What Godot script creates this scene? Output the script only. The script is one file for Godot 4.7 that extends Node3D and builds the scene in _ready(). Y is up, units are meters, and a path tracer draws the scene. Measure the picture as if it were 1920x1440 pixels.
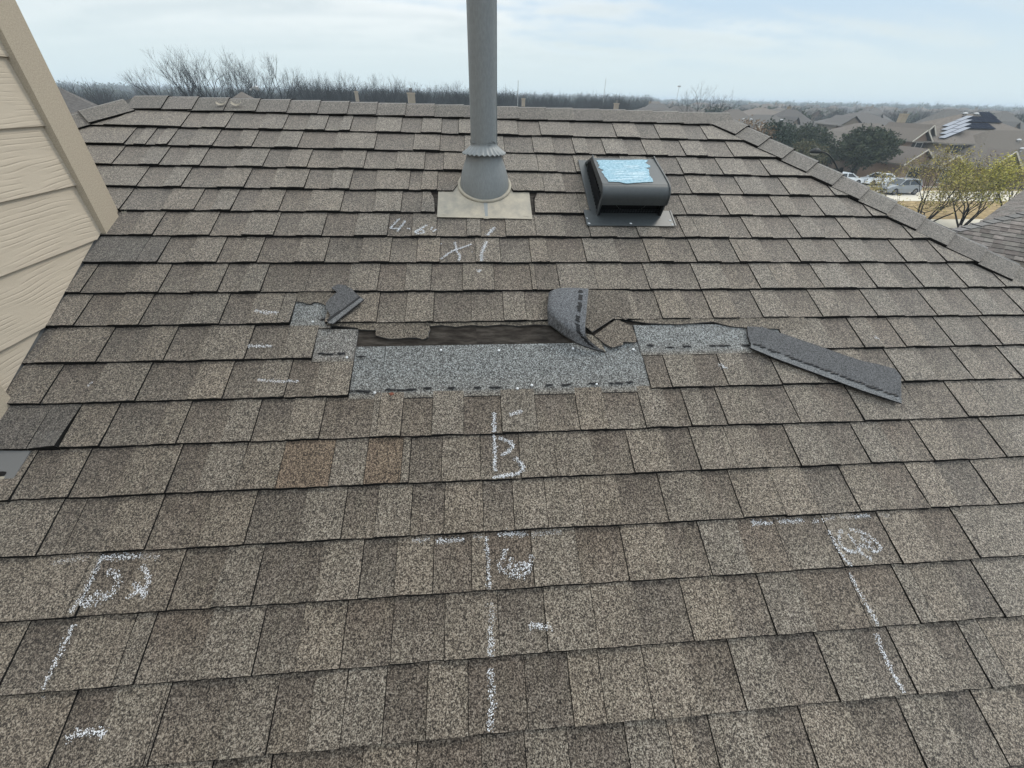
extends Node3D
# A storm-damaged shingle roof seen from the slope, with the neighbourhood behind it.
# Roof frame: X = u along the ridge, Y = height above the deck, Z = v down the slope (metres).

const E0 := -2.21103
const EX := 0.143
var rng := RandomNumberGenerator.new()
var M := {}
var used := {}
var RT: Transform3D          # roof frame -> world
var roof_noise := FastNoiseLite.new()

# ------------------------------------------------------------------ mesh builder
class MB:
	var V := PackedVector3Array()
	var N := PackedVector3Array()
	var U := PackedVector2Array()
	var C := PackedColorArray()
	var edge: MB = null          # raw asphalt edges: a second surface
	func put(p: Vector3, n: Vector3, uv: Vector2, c: Color) -> void:
		V.append(p); N.append(n); U.append(uv); C.append(c)
	# a, b, c anticlockwise seen from outside
	func tri(a: Vector3, b: Vector3, c: Vector3, col: Color, ua := Vector2.ZERO, ub := Vector2.ZERO, uc := Vector2.ZERO) -> void:
		var n := (b - a).cross(c - a).normalized()
		put(a, n, ua, col); put(c, n, uc, col); put(b, n, ub, col)
	func tri_n(a: Vector3, b: Vector3, c: Vector3, na: Vector3, nb: Vector3, nc: Vector3, col: Color) -> void:
		put(a, na, Vector2(a.x, a.z), col); put(c, nc, Vector2(c.x, c.z), col); put(b, nb, Vector2(b.x, b.z), col)
	func quad(a: Vector3, b: Vector3, c: Vector3, d: Vector3, col: Color, uo := Vector2.ZERO) -> void:
		var w := a.distance_to(b)
		var h := a.distance_to(d)
		tri(a, b, c, col, uo, uo + Vector2(w, 0), uo + Vector2(w, h))
		tri(a, c, d, col, uo, uo + Vector2(w, h), uo + Vector2(0, h))
	func quad_c(a: Vector3, b: Vector3, c: Vector3, d: Vector3, ca: Color, cb: Color, cc: Color, cd: Color, ua: Vector2, ub: Vector2, uc: Vector2, ud: Vector2) -> void:
		var n := (c - a).cross(d - b).normalized()
		put(a, n, ua, ca); put(c, n, uc, cc); put(b, n, ub, cb)
		put(a, n, ua, ca); put(d, n, ud, cd); put(c, n, uc, cc)
	func box(c: Vector3, s: Vector3, col := Color.WHITE, b := Basis.IDENTITY) -> void:
		var x := b.x * s.x * 0.5
		var y := b.y * s.y * 0.5
		var z := b.z * s.z * 0.5
		quad(c - x - y + z, c + x - y + z, c + x + y + z, c - x + y + z, col)
		quad(c + x - y - z, c - x - y - z, c - x + y - z, c + x + y - z, col)
		quad(c + x - y + z, c + x - y - z, c + x + y - z, c + x + y + z, col)
		quad(c - x - y - z, c - x - y + z, c - x + y + z, c - x + y - z, col)
		quad(c - x + y + z, c + x + y + z, c + x + y - z, c - x + y - z, col)
		quad(c - x - y - z, c + x - y - z, c + x - y + z, c - x - y + z, col)
	# rows of rings (each an array of points going round anticlockwise seen from above, first row lowest), smooth
	func loft(rings: Array, closed: bool, col: Color) -> void:
		var nr := rings.size()
		var nc: int = rings[0].size()
		var nn := []
		for i in nr:
			var row := PackedVector3Array()
			for j in nc:
				var jp := (j + 1) % nc if closed else mini(j + 1, nc - 1)
				var jm := (j - 1 + nc) % nc if closed else maxi(j - 1, 0)
				var ip := mini(i + 1, nr - 1)
				var im := maxi(i - 1, 0)
				var a: Vector3 = rings[i][jp] - rings[i][jm]
				var b: Vector3 = rings[ip][j] - rings[im][j]
				row.append(a.cross(b).normalized())
			nn.append(row)
		for i in nr - 1:
			for j in (nc if closed else nc - 1):
				var k := (j + 1) % nc
				tri_n(rings[i][j], rings[i][k], rings[i + 1][k], nn[i][j], nn[i][k], nn[i + 1][k], col)
				tri_n(rings[i][j], rings[i + 1][k], rings[i + 1][j], nn[i][j], nn[i + 1][k], nn[i + 1][j], col)
	func tube(p: Array, r: Array, sides: int, col := Color.WHITE) -> void:
		var rings := []
		var ref := Vector3.UP
		var d0: Vector3 = (p[1] - p[0]).normalized()
		if absf(d0.dot(ref)) > 0.9: ref = Vector3.RIGHT
		for i in p.size():
			var d: Vector3 = (p[mini(i + 1, p.size() - 1)] - p[maxi(i - 1, 0)]).normalized()
			var x := ref.cross(d).normalized()
			var y := d.cross(x)
			ref = y
			var ring := []
			for j in sides:
				var t := TAU * j / sides
				ring.append(p[i] + (x * cos(t) + y * sin(t)) * float(r[i]))
			rings.append(ring)
		loft(rings, true, col)
	func cap(p: Vector3, n: Vector3, r: float, sides: int, col := Color.WHITE) -> void:
		var x := n.cross(Vector3.RIGHT if absf(n.x) < 0.9 else Vector3.UP).normalized()
		var y := n.cross(x)
		for j in sides:
			var t := TAU * j / sides
			var t2 := TAU * (j + 1) / sides
			tri(p, p + (x * cos(t) + y * sin(t)) * r, p + (x * cos(t2) + y * sin(t2)) * r, col)
	# flat outline in the roof frame, points (u, v), thickness th, top height given by h(u, v) = w0 + gu*u + gv*v
	func sheet(poly: PackedVector2Array, w0: float, gu: float, gv: float, th: float, col: Color, edge: Color) -> void:
		var o := Vector2.ZERO
		for q in poly: o += q / poly.size()
		var ids := Geometry2D.triangulate_polygon(poly)
		for i in range(0, ids.size(), 3):
			var pp := []
			for k in 3:
				var q := poly[ids[i + k]]
				pp.append(Vector3(q.x, w0 + gu * (q.x - o.x) + gv * (q.y - o.y), q.y))
			var nrm: Vector3 = (pp[1] - pp[0]).cross(pp[2] - pp[0])
			if nrm.y < 0:
				var sw: Vector3 = pp[1]; pp[1] = pp[2]; pp[2] = sw
			tri(pp[0], pp[1], pp[2], col, Vector2(pp[0].x, pp[0].z), Vector2(pp[1].x, pp[1].z), Vector2(pp[2].x, pp[2].z))
		var ccw := Geometry2D.is_polygon_clockwise(poly)
		for i in poly.size():
			var a := poly[i]
			var b := poly[(i + 1) % poly.size()]
			if ccw:
				var t := a; a = b; b = t
			var A := Vector3(a.x, w0 + gu * (a.x - o.x) + gv * (a.y - o.y), a.y)
			var B := Vector3(b.x, w0 + gu * (b.x - o.x) + gv * (b.y - o.y), b.y)
			quad(A - Vector3(0, th, 0), B - Vector3(0, th, 0), B, A, edge)
	func mesh() -> ArrayMesh:
		var am := ArrayMesh.new()
		if V.size() == 0: return am
		var a := []
		a.resize(Mesh.ARRAY_MAX)
		a[Mesh.ARRAY_VERTEX] = V; a[Mesh.ARRAY_NORMAL] = N; a[Mesh.ARRAY_TEX_UV] = U; a[Mesh.ARRAY_COLOR] = C
		am.add_surface_from_arrays(Mesh.PRIMITIVE_TRIANGLES, a)
		if edge != null and edge.V.size() > 0:
			var e := []
			e.resize(Mesh.ARRAY_MAX)
			e[Mesh.ARRAY_VERTEX] = edge.V; e[Mesh.ARRAY_NORMAL] = edge.N; e[Mesh.ARRAY_TEX_UV] = edge.U; e[Mesh.ARRAY_COLOR] = edge.C
			am.add_surface_from_arrays(Mesh.PRIMITIVE_TRIANGLES, e)
		return am
	func add(o: MB) -> void:
		V.append_array(o.V); N.append_array(o.N); U.append_array(o.U); C.append_array(o.C)
		if o.edge != null:
			if edge == null: edge = MB.new()
			edge.add(o.edge)

# ------------------------------------------------------------------ object helpers
func numbered(called: String) -> String:
	var n: int = used.get(called, 0)
	used[called] = n + 1
	return called if n == 0 else "%s_%03d" % [called, n]

func tag(o: Node3D, label: String, category: String, group := "") -> Node3D:
	o.set_meta("label", label); o.set_meta("category", category)
	if group != "": o.set_meta("group", group)
	return o

func thing(called: String, label: String, category: String, at := Transform3D.IDENTITY, group := "") -> Node3D:
	var o := Node3D.new()
	o.name = numbered(called)
	add_child(o, true)
	o.transform = at
	return tag(o, label, category, group)

func part(called: String, mb: MB, mat: Material, parent: Node, label := "") -> MeshInstance3D:
	return put_mesh(called, mb.mesh(), mat, parent, label)

func put_mesh(called: String, mesh: Mesh, mat: Material, parent: Node, label := "") -> MeshInstance3D:
	var o := MeshInstance3D.new()
	o.name = numbered(called) if parent == self else called
	if parent != self:
		var key := str(parent.get_instance_id()) + called
		var n: int = used.get(key, 0)
		used[key] = n + 1
		if n > 0: o.name = "%s_%03d" % [called, n]
	o.mesh = mesh
	if mesh.get_surface_count() > 1:
		mesh.surface_set_material(0, mat)
		mesh.surface_set_material(1, M.edge)
	else:
		o.material_override = mat
	parent.add_child(o, true)
	if label != "": o.set_meta("label", label)
	return o

func structure(called: String, mb: MB, mat: Material) -> MeshInstance3D:
	var o := part(called, mb, mat, self)
	o.set_meta("kind", "structure")
	return o

func lin(r: float, g: float, b: float) -> Color:
	return Color(r, g, b).linear_to_srgb()

func mat(col: Color, rough := 0.9, vc := false, metal := 0.0, spec := 0.3) -> StandardMaterial3D:
	var m := StandardMaterial3D.new()
	m.albedo_color = col
	m.roughness = rough
	m.metallic = metal
	m.metallic_specular = spec
	m.vertex_color_use_as_albedo = vc
	return m

func tex(img: Image) -> ImageTexture:
	return ImageTexture.create_from_image(img)

# granules: three sizes of random cells, coloured from a small palette
func granule_image(size: int, seed_: int, palette: Array, contrast: float) -> Image:
	var imgs := []
	var f := [0.66, 0.44, 0.20]
	for k in 3:
		var n := FastNoiseLite.new()
		n.noise_type = FastNoiseLite.TYPE_CELLULAR
		n.cellular_return_type = FastNoiseLite.RETURN_CELL_VALUE
		n.cellular_jitter = 1.0
		n.seed = seed_ + k * 17
		n.frequency = f[k]
		var im := n.get_image(size, size, false, false, false)
		im.convert(Image.FORMAT_L8)
		imgs.append(im.get_data())
	var lut := []
	for i in 256:
		var t := clampf((i / 255.0 - 0.5) * contrast + 0.5, 0.0, 0.9999) * (palette.size() - 1)
		var a: Color = palette[int(t)]
		var b: Color = palette[int(t) + 1]
		lut.append(a.lerp(b, t - int(t)))
	var out := PackedByteArray()
	out.resize(size * size * 3)
	var A: PackedByteArray = imgs[0]
	var B: PackedByteArray = imgs[1]
	var D: PackedByteArray = imgs[2]
	for i in size * size:
		var v := int(0.50 * A[i] + 0.42 * B[i] + 0.08 * D[i])
		var c: Color = lut[v]
		out[i * 3] = int(c.r * 255.0)
		out[i * 3 + 1] = int(c.g * 255.0)
		out[i * 3 + 2] = int(c.b * 255.0)
	return Image.create_from_data(size, size, false, Image.FORMAT_RGB8, out)

func noise_image(size: int, seed_: int, freq: float, lo: Color, hi: Color, sx := 1.0, octaves := 4, gain := 0.55) -> Image:
	var n := FastNoiseLite.new()
	n.noise_type = FastNoiseLite.TYPE_SIMPLEX_SMOOTH
	n.seed = seed_
	n.frequency = freq
	n.fractal_octaves = octaves
	n.fractal_gain = gain
	var out := Image.create(size, size, false, Image.FORMAT_RGB8)
	for y in size:
		for x in size:
			var t := clampf(n.get_noise_2d(x * sx, y) * 0.9 + 0.5, 0.0, 1.0)
			out.set_pixel(x, y, lo.lerp(hi, t))
	return out

func g(x: float) -> Color:
	return Color(x, x, x)

func make_materials() -> void:
	# mineral granules on the shingles (albedo is multiplied by each piece's own tone)
	var pal := [Color(0.20, 0.195, 0.195), Color(0.42, 0.405, 0.395), Color(0.57, 0.55, 0.53), Color(0.68, 0.66, 0.635), Color(0.90, 0.88, 0.845), Color(1, 1, 0.98)]
	var gi := granule_image(1024, 5, pal, 3.0)
	var gt := tex(gi)
	var ms := mat(Color.WHITE, 0.95, true, 0.0, 0.2)
	ms.albedo_texture = gt
	ms.uv1_scale = Vector3(0.82, 0.82, 1)
	ms.rim_enabled = true
	ms.rim = 0.75
	M.granule = ms
	M.edge = mat(Color.WHITE, 0.9, true, 0.0, 0.1)
	# grey glass-fibre back of a shingle
	var mu := mat(Color.WHITE, 0.9, true, 0.0, 0.2)
	mu.albedo_texture = tex(granule_image(512, 91, [g(0.42), g(0.62), g(0.74), g(0.84), g(1.0)], 2.2))
	mu.uv1_scale = Vector3(1.9, 1.9, 1)
	M.under = mu
	var fi := noise_image(512, 21, 0.03, Color(0.45, 0.42, 0.40), Color(1, 1, 1), 0.25, 5, 0.7)
	var mf := mat(lin(0.052, 0.045, 0.038), 0.85, false, 0.0, 0.3)
	mf.albedo_texture = tex(fi)
	mf.uv1_scale = Vector3(2.2, 2.2, 1)
	M.felt = mf
	M.sealant = mat(lin(0.012, 0.012, 0.013), 0.45)
	M.nail = mat(lin(0.46, 0.47, 0.48), 0.45, false, 0.3)
	M.chalk = mat(lin(0.84, 0.85, 0.88), 1.0, true, 0.0, 0.1)
	# painted steel, galvanised plate
	var pi_ := noise_image(256, 31, 0.05, Color(0.88, 0.885, 0.885), Color(1, 1, 1), 1.0, 5, 0.7)
	var mp := mat(lin(0.215, 0.226, 0.228), 0.5, false, 0.0, 0.4)
	mp.albedo_texture = tex(pi_)
	mp.uv1_triplanar = true
	mp.uv1_scale = Vector3(9, 2.5, 9)
	M.pipe = mp
	var mv := mat(lin(0.044, 0.050, 0.053), 0.42, false, 0.0, 0.5)
	mv.albedo_texture = tex(pi_)
	mv.uv1_triplanar = true
	mv.uv1_scale = Vector3(4, 4, 4)
	M.vent = mv
	M.vent_dark = mat(lin(0.012, 0.013, 0.015), 0.7)
	var li := noise_image(256, 37, 0.012, Color(0.80, 0.80, 0.80), Color(1, 0.98, 0.94), 1.0, 5, 0.65)
	var ml := mat(lin(0.37, 0.342, 0.292), 0.65, false, 0.0, 0.4)
	ml.albedo_texture = tex(li)
	ml.uv1_triplanar = true
	ml.uv1_scale = Vector3(5, 5, 5)
	M.plate = ml
	M.plate_stain = mat(lin(0.20, 0.21, 0.21), 0.7)
	M.putty = mat(lin(0.30, 0.27, 0.22), 0.7)
	M.step = mat(lin(0.15, 0.15, 0.15), 0.7, false, 0.0)
	var bi := noise_image(256, 41, 0.11, Color(0.50, 0.58, 0.62), Color(1, 1, 1), 0.25, 5, 0.85)
	var mb := mat(lin(0.46, 0.62, 0.69), 0.9)
	mb.albedo_texture = tex(bi)
	mb.uv1_scale = Vector3(7, 7, 1)
	M.blue = mb
	M.blue_pale = mat(lin(0.58, 0.71, 0.76), 0.9)
	M.dead_leaf = mat(lin(0.16, 0.06, 0.04), 0.9)
	# embossed fibre-cement boards
	var ms2 := mat(lin(0.49, 0.422, 0.336), 0.8, false, 0.0, 0.3)
	ms2.normal_enabled = true
	ms2.normal_texture = tex(wood_normal())
	ms2.normal_scale = 0.55
	ms2.uv1_scale = Vector3(1.0, 2.2, 1)
	M.siding = ms2
	var ci := noise_image(256, 47, 0.25, Color(0.86, 0.86, 0.86), Color(1, 1, 1), 1.0, 3, 0.7)
	var mc := mat(lin(0.475, 0.405, 0.315), 0.8, false, 0.0, 0.3)
	mc.albedo_texture = tex(ci)
	mc.uv1_triplanar = true
	mc.uv1_scale = Vector3(3, 3, 3)
	M.trim = mc
	# neighbourhood
	var ri := noise_image(256, 53, 0.16, Color(0.66, 0.66, 0.66), Color(1, 1, 1), 0.3, 4, 0.7)
	var mr := mat(Color.WHITE, 0.95, true, 0.0, 0.2)
	mr.albedo_texture = tex(ri)
	mr.uv1_scale = Vector3(0.35, 0.7, 1)
	M.far_roof = mr
	var wi := noise_image(256, 59, 0.35, Color(0.7, 0.66, 0.64), Color(1, 1, 1), 0.4, 3, 0.8)
	var mw := mat(Color.WHITE, 0.95, true, 0.0, 0.2)
	mw.albedo_texture = tex(wi)
	mw.uv1_scale = Vector3(0.5, 0.5, 1)
	M.far_wall = mw
	M.white_trim = mat(lin(0.50, 0.46, 0.39), 0.8)
	M.far_glass = mat(lin(0.03, 0.035, 0.04), 0.15, false, 0.0, 0.5)
	M.far_frame = mat(lin(0.35, 0.34, 0.32), 0.7)
	M.shutter = mat(lin(0.025, 0.022, 0.020), 0.7)
	M.vent_cap = mat(lin(0.42, 0.42, 0.42), 0.6)
	M.solar = mat(lin(0.008, 0.011, 0.022), 0.6, false, 0.0, 0.04)
	M.solar_frame = mat(lin(0.02, 0.02, 0.025), 0.7, false, 0.0, 0.1)
	M.solar_sky_reflect = mat(lin(0.16, 0.175, 0.21), 0.5, false, 0.0, 0.5)  # reflected sky is put into this paler base colour
	M.bark = mat(lin(0.085, 0.072, 0.062), 0.95, true)
	M.leaf = mat(Color.WHITE, 0.8, true, 0.0, 0.3)
	M.leaf.backlight_enabled = true
	M.leaf.backlight = Color(0.25, 0.25, 0.25)
	M.car_white = mat(lin(0.72, 0.74, 0.76), 0.25, false, 0.0, 0.5)
	M.car_dark = mat(lin(0.22, 0.23, 0.24), 0.25, false, 0.0, 0.5)
	M.tyre = mat(lin(0.015, 0.015, 0.016), 0.9)
	M.rim = mat(lin(0.20, 0.20, 0.21), 0.4, false, 0.6)
	M.lamp_black = mat(lin(0.012, 0.013, 0.014), 0.45)
	M.lamp_lens = mat(lin(0.62, 0.64, 0.62), 0.3)
	M.head_glass = mat(lin(0.45, 0.47, 0.50), 0.1)
	M.tail_red = mat(lin(0.25, 0.02, 0.015), 0.3)
	var gi2 := noise_image(512, 61, 0.02, Color(0.60, 0.58, 0.55), Color(1, 1, 1), 1.0, 6, 0.65)
	var mg := mat(lin(0.115, 0.098, 0.066), 1.0)
	mg.albedo_texture = tex(gi2)
	mg.uv1_triplanar = true
	mg.uv1_scale = Vector3(0.02, 0.02, 0.02)
	M.ground = mg
	var mlw := mat(lin(0.36, 0.265, 0.135), 1.0)
	mlw.albedo_texture = tex(gi2)
	mlw.uv1_triplanar = true
	mlw.uv1_scale = Vector3(0.1, 0.1, 0.1)
	M.lawn = mlw
	var mcn := mat(lin(0.56, 0.51, 0.42), 0.95)
	mcn.albedo_texture = tex(ci)
	mcn.uv1_triplanar = true
	mcn.uv1_scale = Vector3(0.3, 0.3, 0.3)
	M.concrete = mcn

func wood_normal() -> Image:
	# cedar-mill relief: long wavering ridges along the board with a few cathedral loops
	var W := 1024
	var H := 512
	var n := FastNoiseLite.new()
	n.seed = 71
	n.frequency = 0.004
	n.fractal_octaves = 3
	var hgt := PackedFloat32Array()
	hgt.resize(W * H)
	for y in H:
		for x in W:
			var bend := n.get_noise_2d(x * 0.30, y * 0.7)
			var t := y * 0.20 + bend * 5.5
			var s := sin(t)
			var deep := clampf(0.55 + 1.3 * n.get_noise_2d(x * 1.2 + 300.0, y * 3.0 + 900.0), 0.0, 1.0)
			hgt[y * W + x] = (1.0 - exp(-s * s / 0.10)) * deep + 0.05 * n.get_noise_2d(x * 40.0, y * 60.0)
	var out := Image.create(W, H, false, Image.FORMAT_RGB8)
	for y in H:
		for x in W:
			var dx := hgt[y * W + (x + 1) % W] - hgt[y * W + (x - 1 + W) % W]
			var dy := hgt[((y + 1) % H) * W + x] - hgt[((y - 1 + H) % H) * W + x]
			var v := Vector3(-dx * 1.0, dy * 1.0, 1.0).normalized()
			out.set_pixel(x, y, Color(v.x * 0.5 + 0.5, v.y * 0.5 + 0.5, v.z * 0.5 + 0.5))
	return out

func sky_image() -> Image:
	var W := 1536
	var H := 768
	var im := Image.create(W, H, false, Image.FORMAT_RGBF)
	var n := FastNoiseLite.new()
	n.seed = 12
	n.frequency = 1.0
	n.fractal_octaves = 5
	n.fractal_gain = 0.55
	var n2 := FastNoiseLite.new()
	n2.seed = 33
	n2.frequency = 0.45
	n2.fractal_octaves = 3
	for y in H:
		var el := (0.5 - (y + 0.5) / H) * PI
		for x in W:
			var az := ((x + 0.5) / W - 0.5) * TAU
			if el < -0.02:
				im.set_pixel(x, y, Color(0.30, 0.30, 0.28))
				continue
			var d := Vector3(sin(az) * cos(el), sin(el), -cos(az) * cos(el))
			var k := 1.0 / (maxf(d.y, 0.0) + 0.13)
			var px := d.x * k
			var pz := d.z * k
			var big := n2.get_noise_2d(px * 0.55 + 4.0, pz * 1.1)
			var fine := n.get_noise_3d(px * 0.55 + big, pz * 2.0, 0.0)
			var cover := clampf(0.66 + big * 0.95 + fine * 0.95 + (px + 0.9) * 0.10, 0.0, 1.0)
			var up := clampf(d.y / 0.22, 0.0, 1.0)
			var blue := Color(0.58, 0.75, 0.91).lerp(Color(0.50, 0.67, 0.87), clampf(d.y * 2.0, 0, 1))
			var white := Color(0.98, 1.02, 1.03).lerp(Color(0.74, 0.82, 0.86), clampf(0.35 + fine * 1.6, 0.0, 1.0))
			var c := blue.lerp(white, smoothstep(0.12, 0.8, cover))
			c = Color(0.72, 0.84, 0.87).lerp(c, smoothstep(0.05, 0.85, up))
			# the high overcast is brighter towards the veiled sun and overhead
			c = c * (1.0 + 1.25 * smoothstep(0.12, 1.0, d.y))
			c = c * (1.0 + 0.35 * pow(maxf(d.dot(Vector3(0.60, 0.68, -0.42)), 0.0), 3.0))
			im.set_pixel(x, y, Color(c.r, c.g, c.b))
	return im

# ------------------------------------------------------------------ the roof we stand on
# Joint positions of each course in mm along the ridge; the letter says what begins there:
# v recessed strip, t raised tab, o brown raised tab, L strip then tab, R tab then strip, x nothing (blown off), e end
const COURSES := {
	1: "-1684L -1335L -1140L -884L -693L -577L -339v -242t -145v -62t 231v 343t 504v 728R 950R 1202t 9000e",
	2: "-1716t -1528L -1439L -1348L -1158L -990L -790L -449v -273t -150v -35t 155v 295t 396v 495R 645R 849R 1049R 1295t 9000e",
	3: "-1616t -1523L -1337L -1172L -911L -725L -482v -344t -216v -130t -14v 145t 305R 481R 710R 997R 1196R 1429t 9000e",
	4: "-1518L -1375L -1203L -955L -712L -526v -423t -276v -224t -155v -85x 175t 318R 510R 757R 999R 1246R 1472R 1697t 9000e",
	5: "-1463t -1386L -1111L -972L -786L -545v -414t -301v -217t -160x 262t 462R 702R 934R 1132R 1371R 1584R 1812t 9000e",
	6: "-1445L -1218L -1013L -777L -595v -472t -344v -249t -150v -28t 29v 131t 256R 482R 688R 886t 954R 1183R 1408R 1634R 1832v 1932t 9000e",
	7: "-1441d -1227d -1154L -949L -807L -564v -436t -324v -223t -134v 4t 102v 222t 294v 443R 701R 899R 1081t 1109R 1345R 1560R 1818R 2005t 3000e",
	8: "-1450t -1355L -1103L -907L -762v -609L -357v -259t -164v -46t 73v 214t 232v 320t 465R 669R 871R 1117t 1197R 1385R 1613R 1816R 2013R 2186t 3000e",
	9: "-1436t -1316L -1117L -864L -678t -634x -519t -345v -248t -150v -16v 100t 182v 323t 501R 683R 879R 1074R 1313R 1538R 1789R 1983R 2173t 3000e",
	10: "-1433v -1369t -1192L -994L -749v -634t -538x 1117t 1297v 1412R 1577R 1774R 1972R 3000e",
	11: "-1416t -1288L -1028L -779L -598L -404x 575v 647R 844R 1036R 1266R 1488R 1757R 1949t 3000e",
	12: "-1420d -1259d -1176t -1071v -935t -867v -747t -663v -566t -471v -324t -305t -234v -142t -45v 72t 182v 315t 408v 526R 675R 795R 1042R 1264R 1486v 1643t 1743t 3000e",
	13: "-1396t -1234L -1093L -850L -670t -564o -422t -327o -225t -202v -110t 3v 120t 227R 458R 664t 779R 982R 1215R 1429R 1683t 1750t 3000e",
	14: "-1343t -1105v -1048L -853L -612L -370v -284t -190v -100t 7v 92t 185t 289R 527R 747t 877R 1107R 1329R 1556t 3000e",
	15: "-1276t -977t -956L -755L -562L -309v -222t -126v -27t 11v 134t 257v 384R 610R 838v 987R 1159R 1398t 3000e",
	16: "-1227t -1057L -822t -778L -527L -333v -220v -94t 37v 154t 278R 519R 735R 994v 1130t 1177R 1373t 3000e",
	17: "-1184t -895L -708t -700L -466L -314t -226v -132t -39v 94v 198t 273t 384R 606R 838R 1038R 1237t 1295t 3000e",
	18: "-1049L -829t -572L -453v -265t -150v -11v 85t 180v 312t 411R 511R 734R 985R 1183R 1399t 3000e",
}

func hip_inner(v: float) -> float: return 1.249 + 0.864 * (v + 2.204)
func hip_left(v: float) -> float: return -1.60 - 1.10 * (v + 2.336)

func tone(u: float, v: float, kind: String) -> Color:
	var f := 1.0 + 0.12 * roof_noise.get_noise_2d(u * 60.0, v * 60.0) + rng.randf_range(-0.05, 0.05)
	var c: Color
	match kind:
		"o": c = Color(0.285, 0.222, 0.172)
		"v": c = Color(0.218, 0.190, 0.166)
		"d": c = Color(0.212, 0.194, 0.180)
		_: c = Color(0.315, 0.281, 0.244)
	var warm := rng.randf_range(-0.015, 0.02)
	c = Color(c.r * (1.0 + warm), c.g, c.b * (1.0 - warm))
	if kind == "v" and rng.randf() < 0.25: c = Color(c.r * 1.02, c.g, c.b * 0.99)
	return Color(c.r * f, c.g * f, c.b * f)

const BLACK := Color(0.016, 0.016, 0.019)

# weathering: blotches and run-off streaks of a hand's width
func worn(c: Color, p: Vector3) -> Color:
	var f := 1.0 + 0.13 * roof_noise.get_noise_2d(p.x * 520.0, p.z * 300.0) + 0.10 * roof_noise.get_noise_2d(p.x * 1400.0 + 77.0, p.z * 240.0)
	return Color(c.r * f, c.g * f, c.b * f)

# one raised tab or recessed strip: ua/ub give the left and right ends at four heights down the course
func shingle_area(mb: MB, ua: Array, ub: Array, v0: float, v1: float, top: float, bot: float, kind: String, lift: float, wob: float) -> void:
	var off := Vector2(rng.randf() * 0.6, rng.randf() * 0.9)
	var base := tone((ua[3] + ub[3]) * 0.5, v1, kind)
	var low := base
	var cols := [base, base, base, base]
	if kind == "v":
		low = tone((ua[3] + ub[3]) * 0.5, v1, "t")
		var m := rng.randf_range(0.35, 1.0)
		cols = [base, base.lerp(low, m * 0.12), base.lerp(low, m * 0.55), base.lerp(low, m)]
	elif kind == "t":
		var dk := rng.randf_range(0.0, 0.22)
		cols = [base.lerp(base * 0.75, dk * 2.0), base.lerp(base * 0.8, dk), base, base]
	var P := []
	for r in 4:
		var t: float = [0.0, 0.38, 0.66, 1.0][r]
		var v := lerpf(v0, v1, t)
		var row := []
		var nc := 7
		for k in nc:
			var s := k / float(nc - 1)
			var u := lerpf(ua[r], ub[r], s)
			var h := lerpf(top, bot, t)
			var jag := 0.0
			if r == 3:
				h += lift * s + rng.randf_range(-0.0006, 0.0010)
				jag = wob * (s - 0.5) + rng.randf_range(-0.0010, 0.0010)
			row.append(Vector3(u, h, v + jag))
		P.append(row)
	for r in 3:
		for k in 6:
			var a: Vector3 = P[r + 1][k]
			var b: Vector3 = P[r + 1][k + 1]
			var c: Vector3 = P[r][k + 1]
			var d: Vector3 = P[r][k]
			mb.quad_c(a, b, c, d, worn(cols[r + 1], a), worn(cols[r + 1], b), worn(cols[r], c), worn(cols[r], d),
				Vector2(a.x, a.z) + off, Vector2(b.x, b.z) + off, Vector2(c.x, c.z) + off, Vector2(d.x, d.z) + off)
	var dn := Vector3(0, 1, 0)
	if mb.edge == null: mb.edge = MB.new()
	var lip := []     # uneven asphalt lip, pushed out so its black also draws the contact shadow
	for k in 7: lip.append(rng.randf_range(0.0022, 0.0052))
	for k in 6:      # butt edge
		var a: Vector3 = P[3][k]
		var b: Vector3 = P[3][k + 1]
		mb.edge.quad(Vector3(a.x, -0.001, a.z + lip[k]), Vector3(b.x, -0.001, b.z + lip[k + 1]), b, a, BLACK)
	for r in 3:      # cut ends
		var a: Vector3 = P[r][0]
		var b: Vector3 = P[r + 1][0]
		mb.edge.quad(a - dn * (a.y + 0.001), b - dn * (b.y + 0.001), b, a, BLACK)
		a = P[r + 1][6]
		b = P[r][6]
		mb.edge.quad(a - dn * (a.y + 0.001), b - dn * (b.y + 0.001), b, a, BLACK)

func shingle_piece(u0: Array, u1: Array, kind: String, k: int, lift := 0.0) -> MB:
	var mb := MB.new()
	var v0 := E0 + (k - 1) * EX - 0.012
	var v1 := E0 + k * EX + rng.randf_range(-0.0010, 0.0010)
	if v0 < -2.3: v0 = -2.30
	var wob := rng.randf_range(-0.0010, 0.0010)
	var split := rng.randf_range(0.42, 0.6)
	var a := u0.duplicate()
	var b := u1.duplicate()
	for r in 4:
		a[r] += 0.0008
		b[r] -= 0.0008
	var m := []
	for r in 4: m.append(lerpf(a[r], b[r], split) + rng.randf_range(-0.002, 0.002))
	var tt := 0.0022
	var ht := rng.randf_range(0.0148, 0.0164)
	var hv := rng.randf_range(0.0112, 0.0124)
	match kind:
		"L":
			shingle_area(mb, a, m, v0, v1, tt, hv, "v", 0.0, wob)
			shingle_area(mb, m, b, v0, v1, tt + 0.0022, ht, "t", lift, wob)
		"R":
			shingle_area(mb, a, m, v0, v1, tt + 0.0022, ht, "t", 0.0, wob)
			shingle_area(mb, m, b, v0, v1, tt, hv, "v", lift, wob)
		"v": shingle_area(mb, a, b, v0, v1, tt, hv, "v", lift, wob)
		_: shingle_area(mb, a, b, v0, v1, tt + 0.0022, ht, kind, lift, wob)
	return mb

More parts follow.
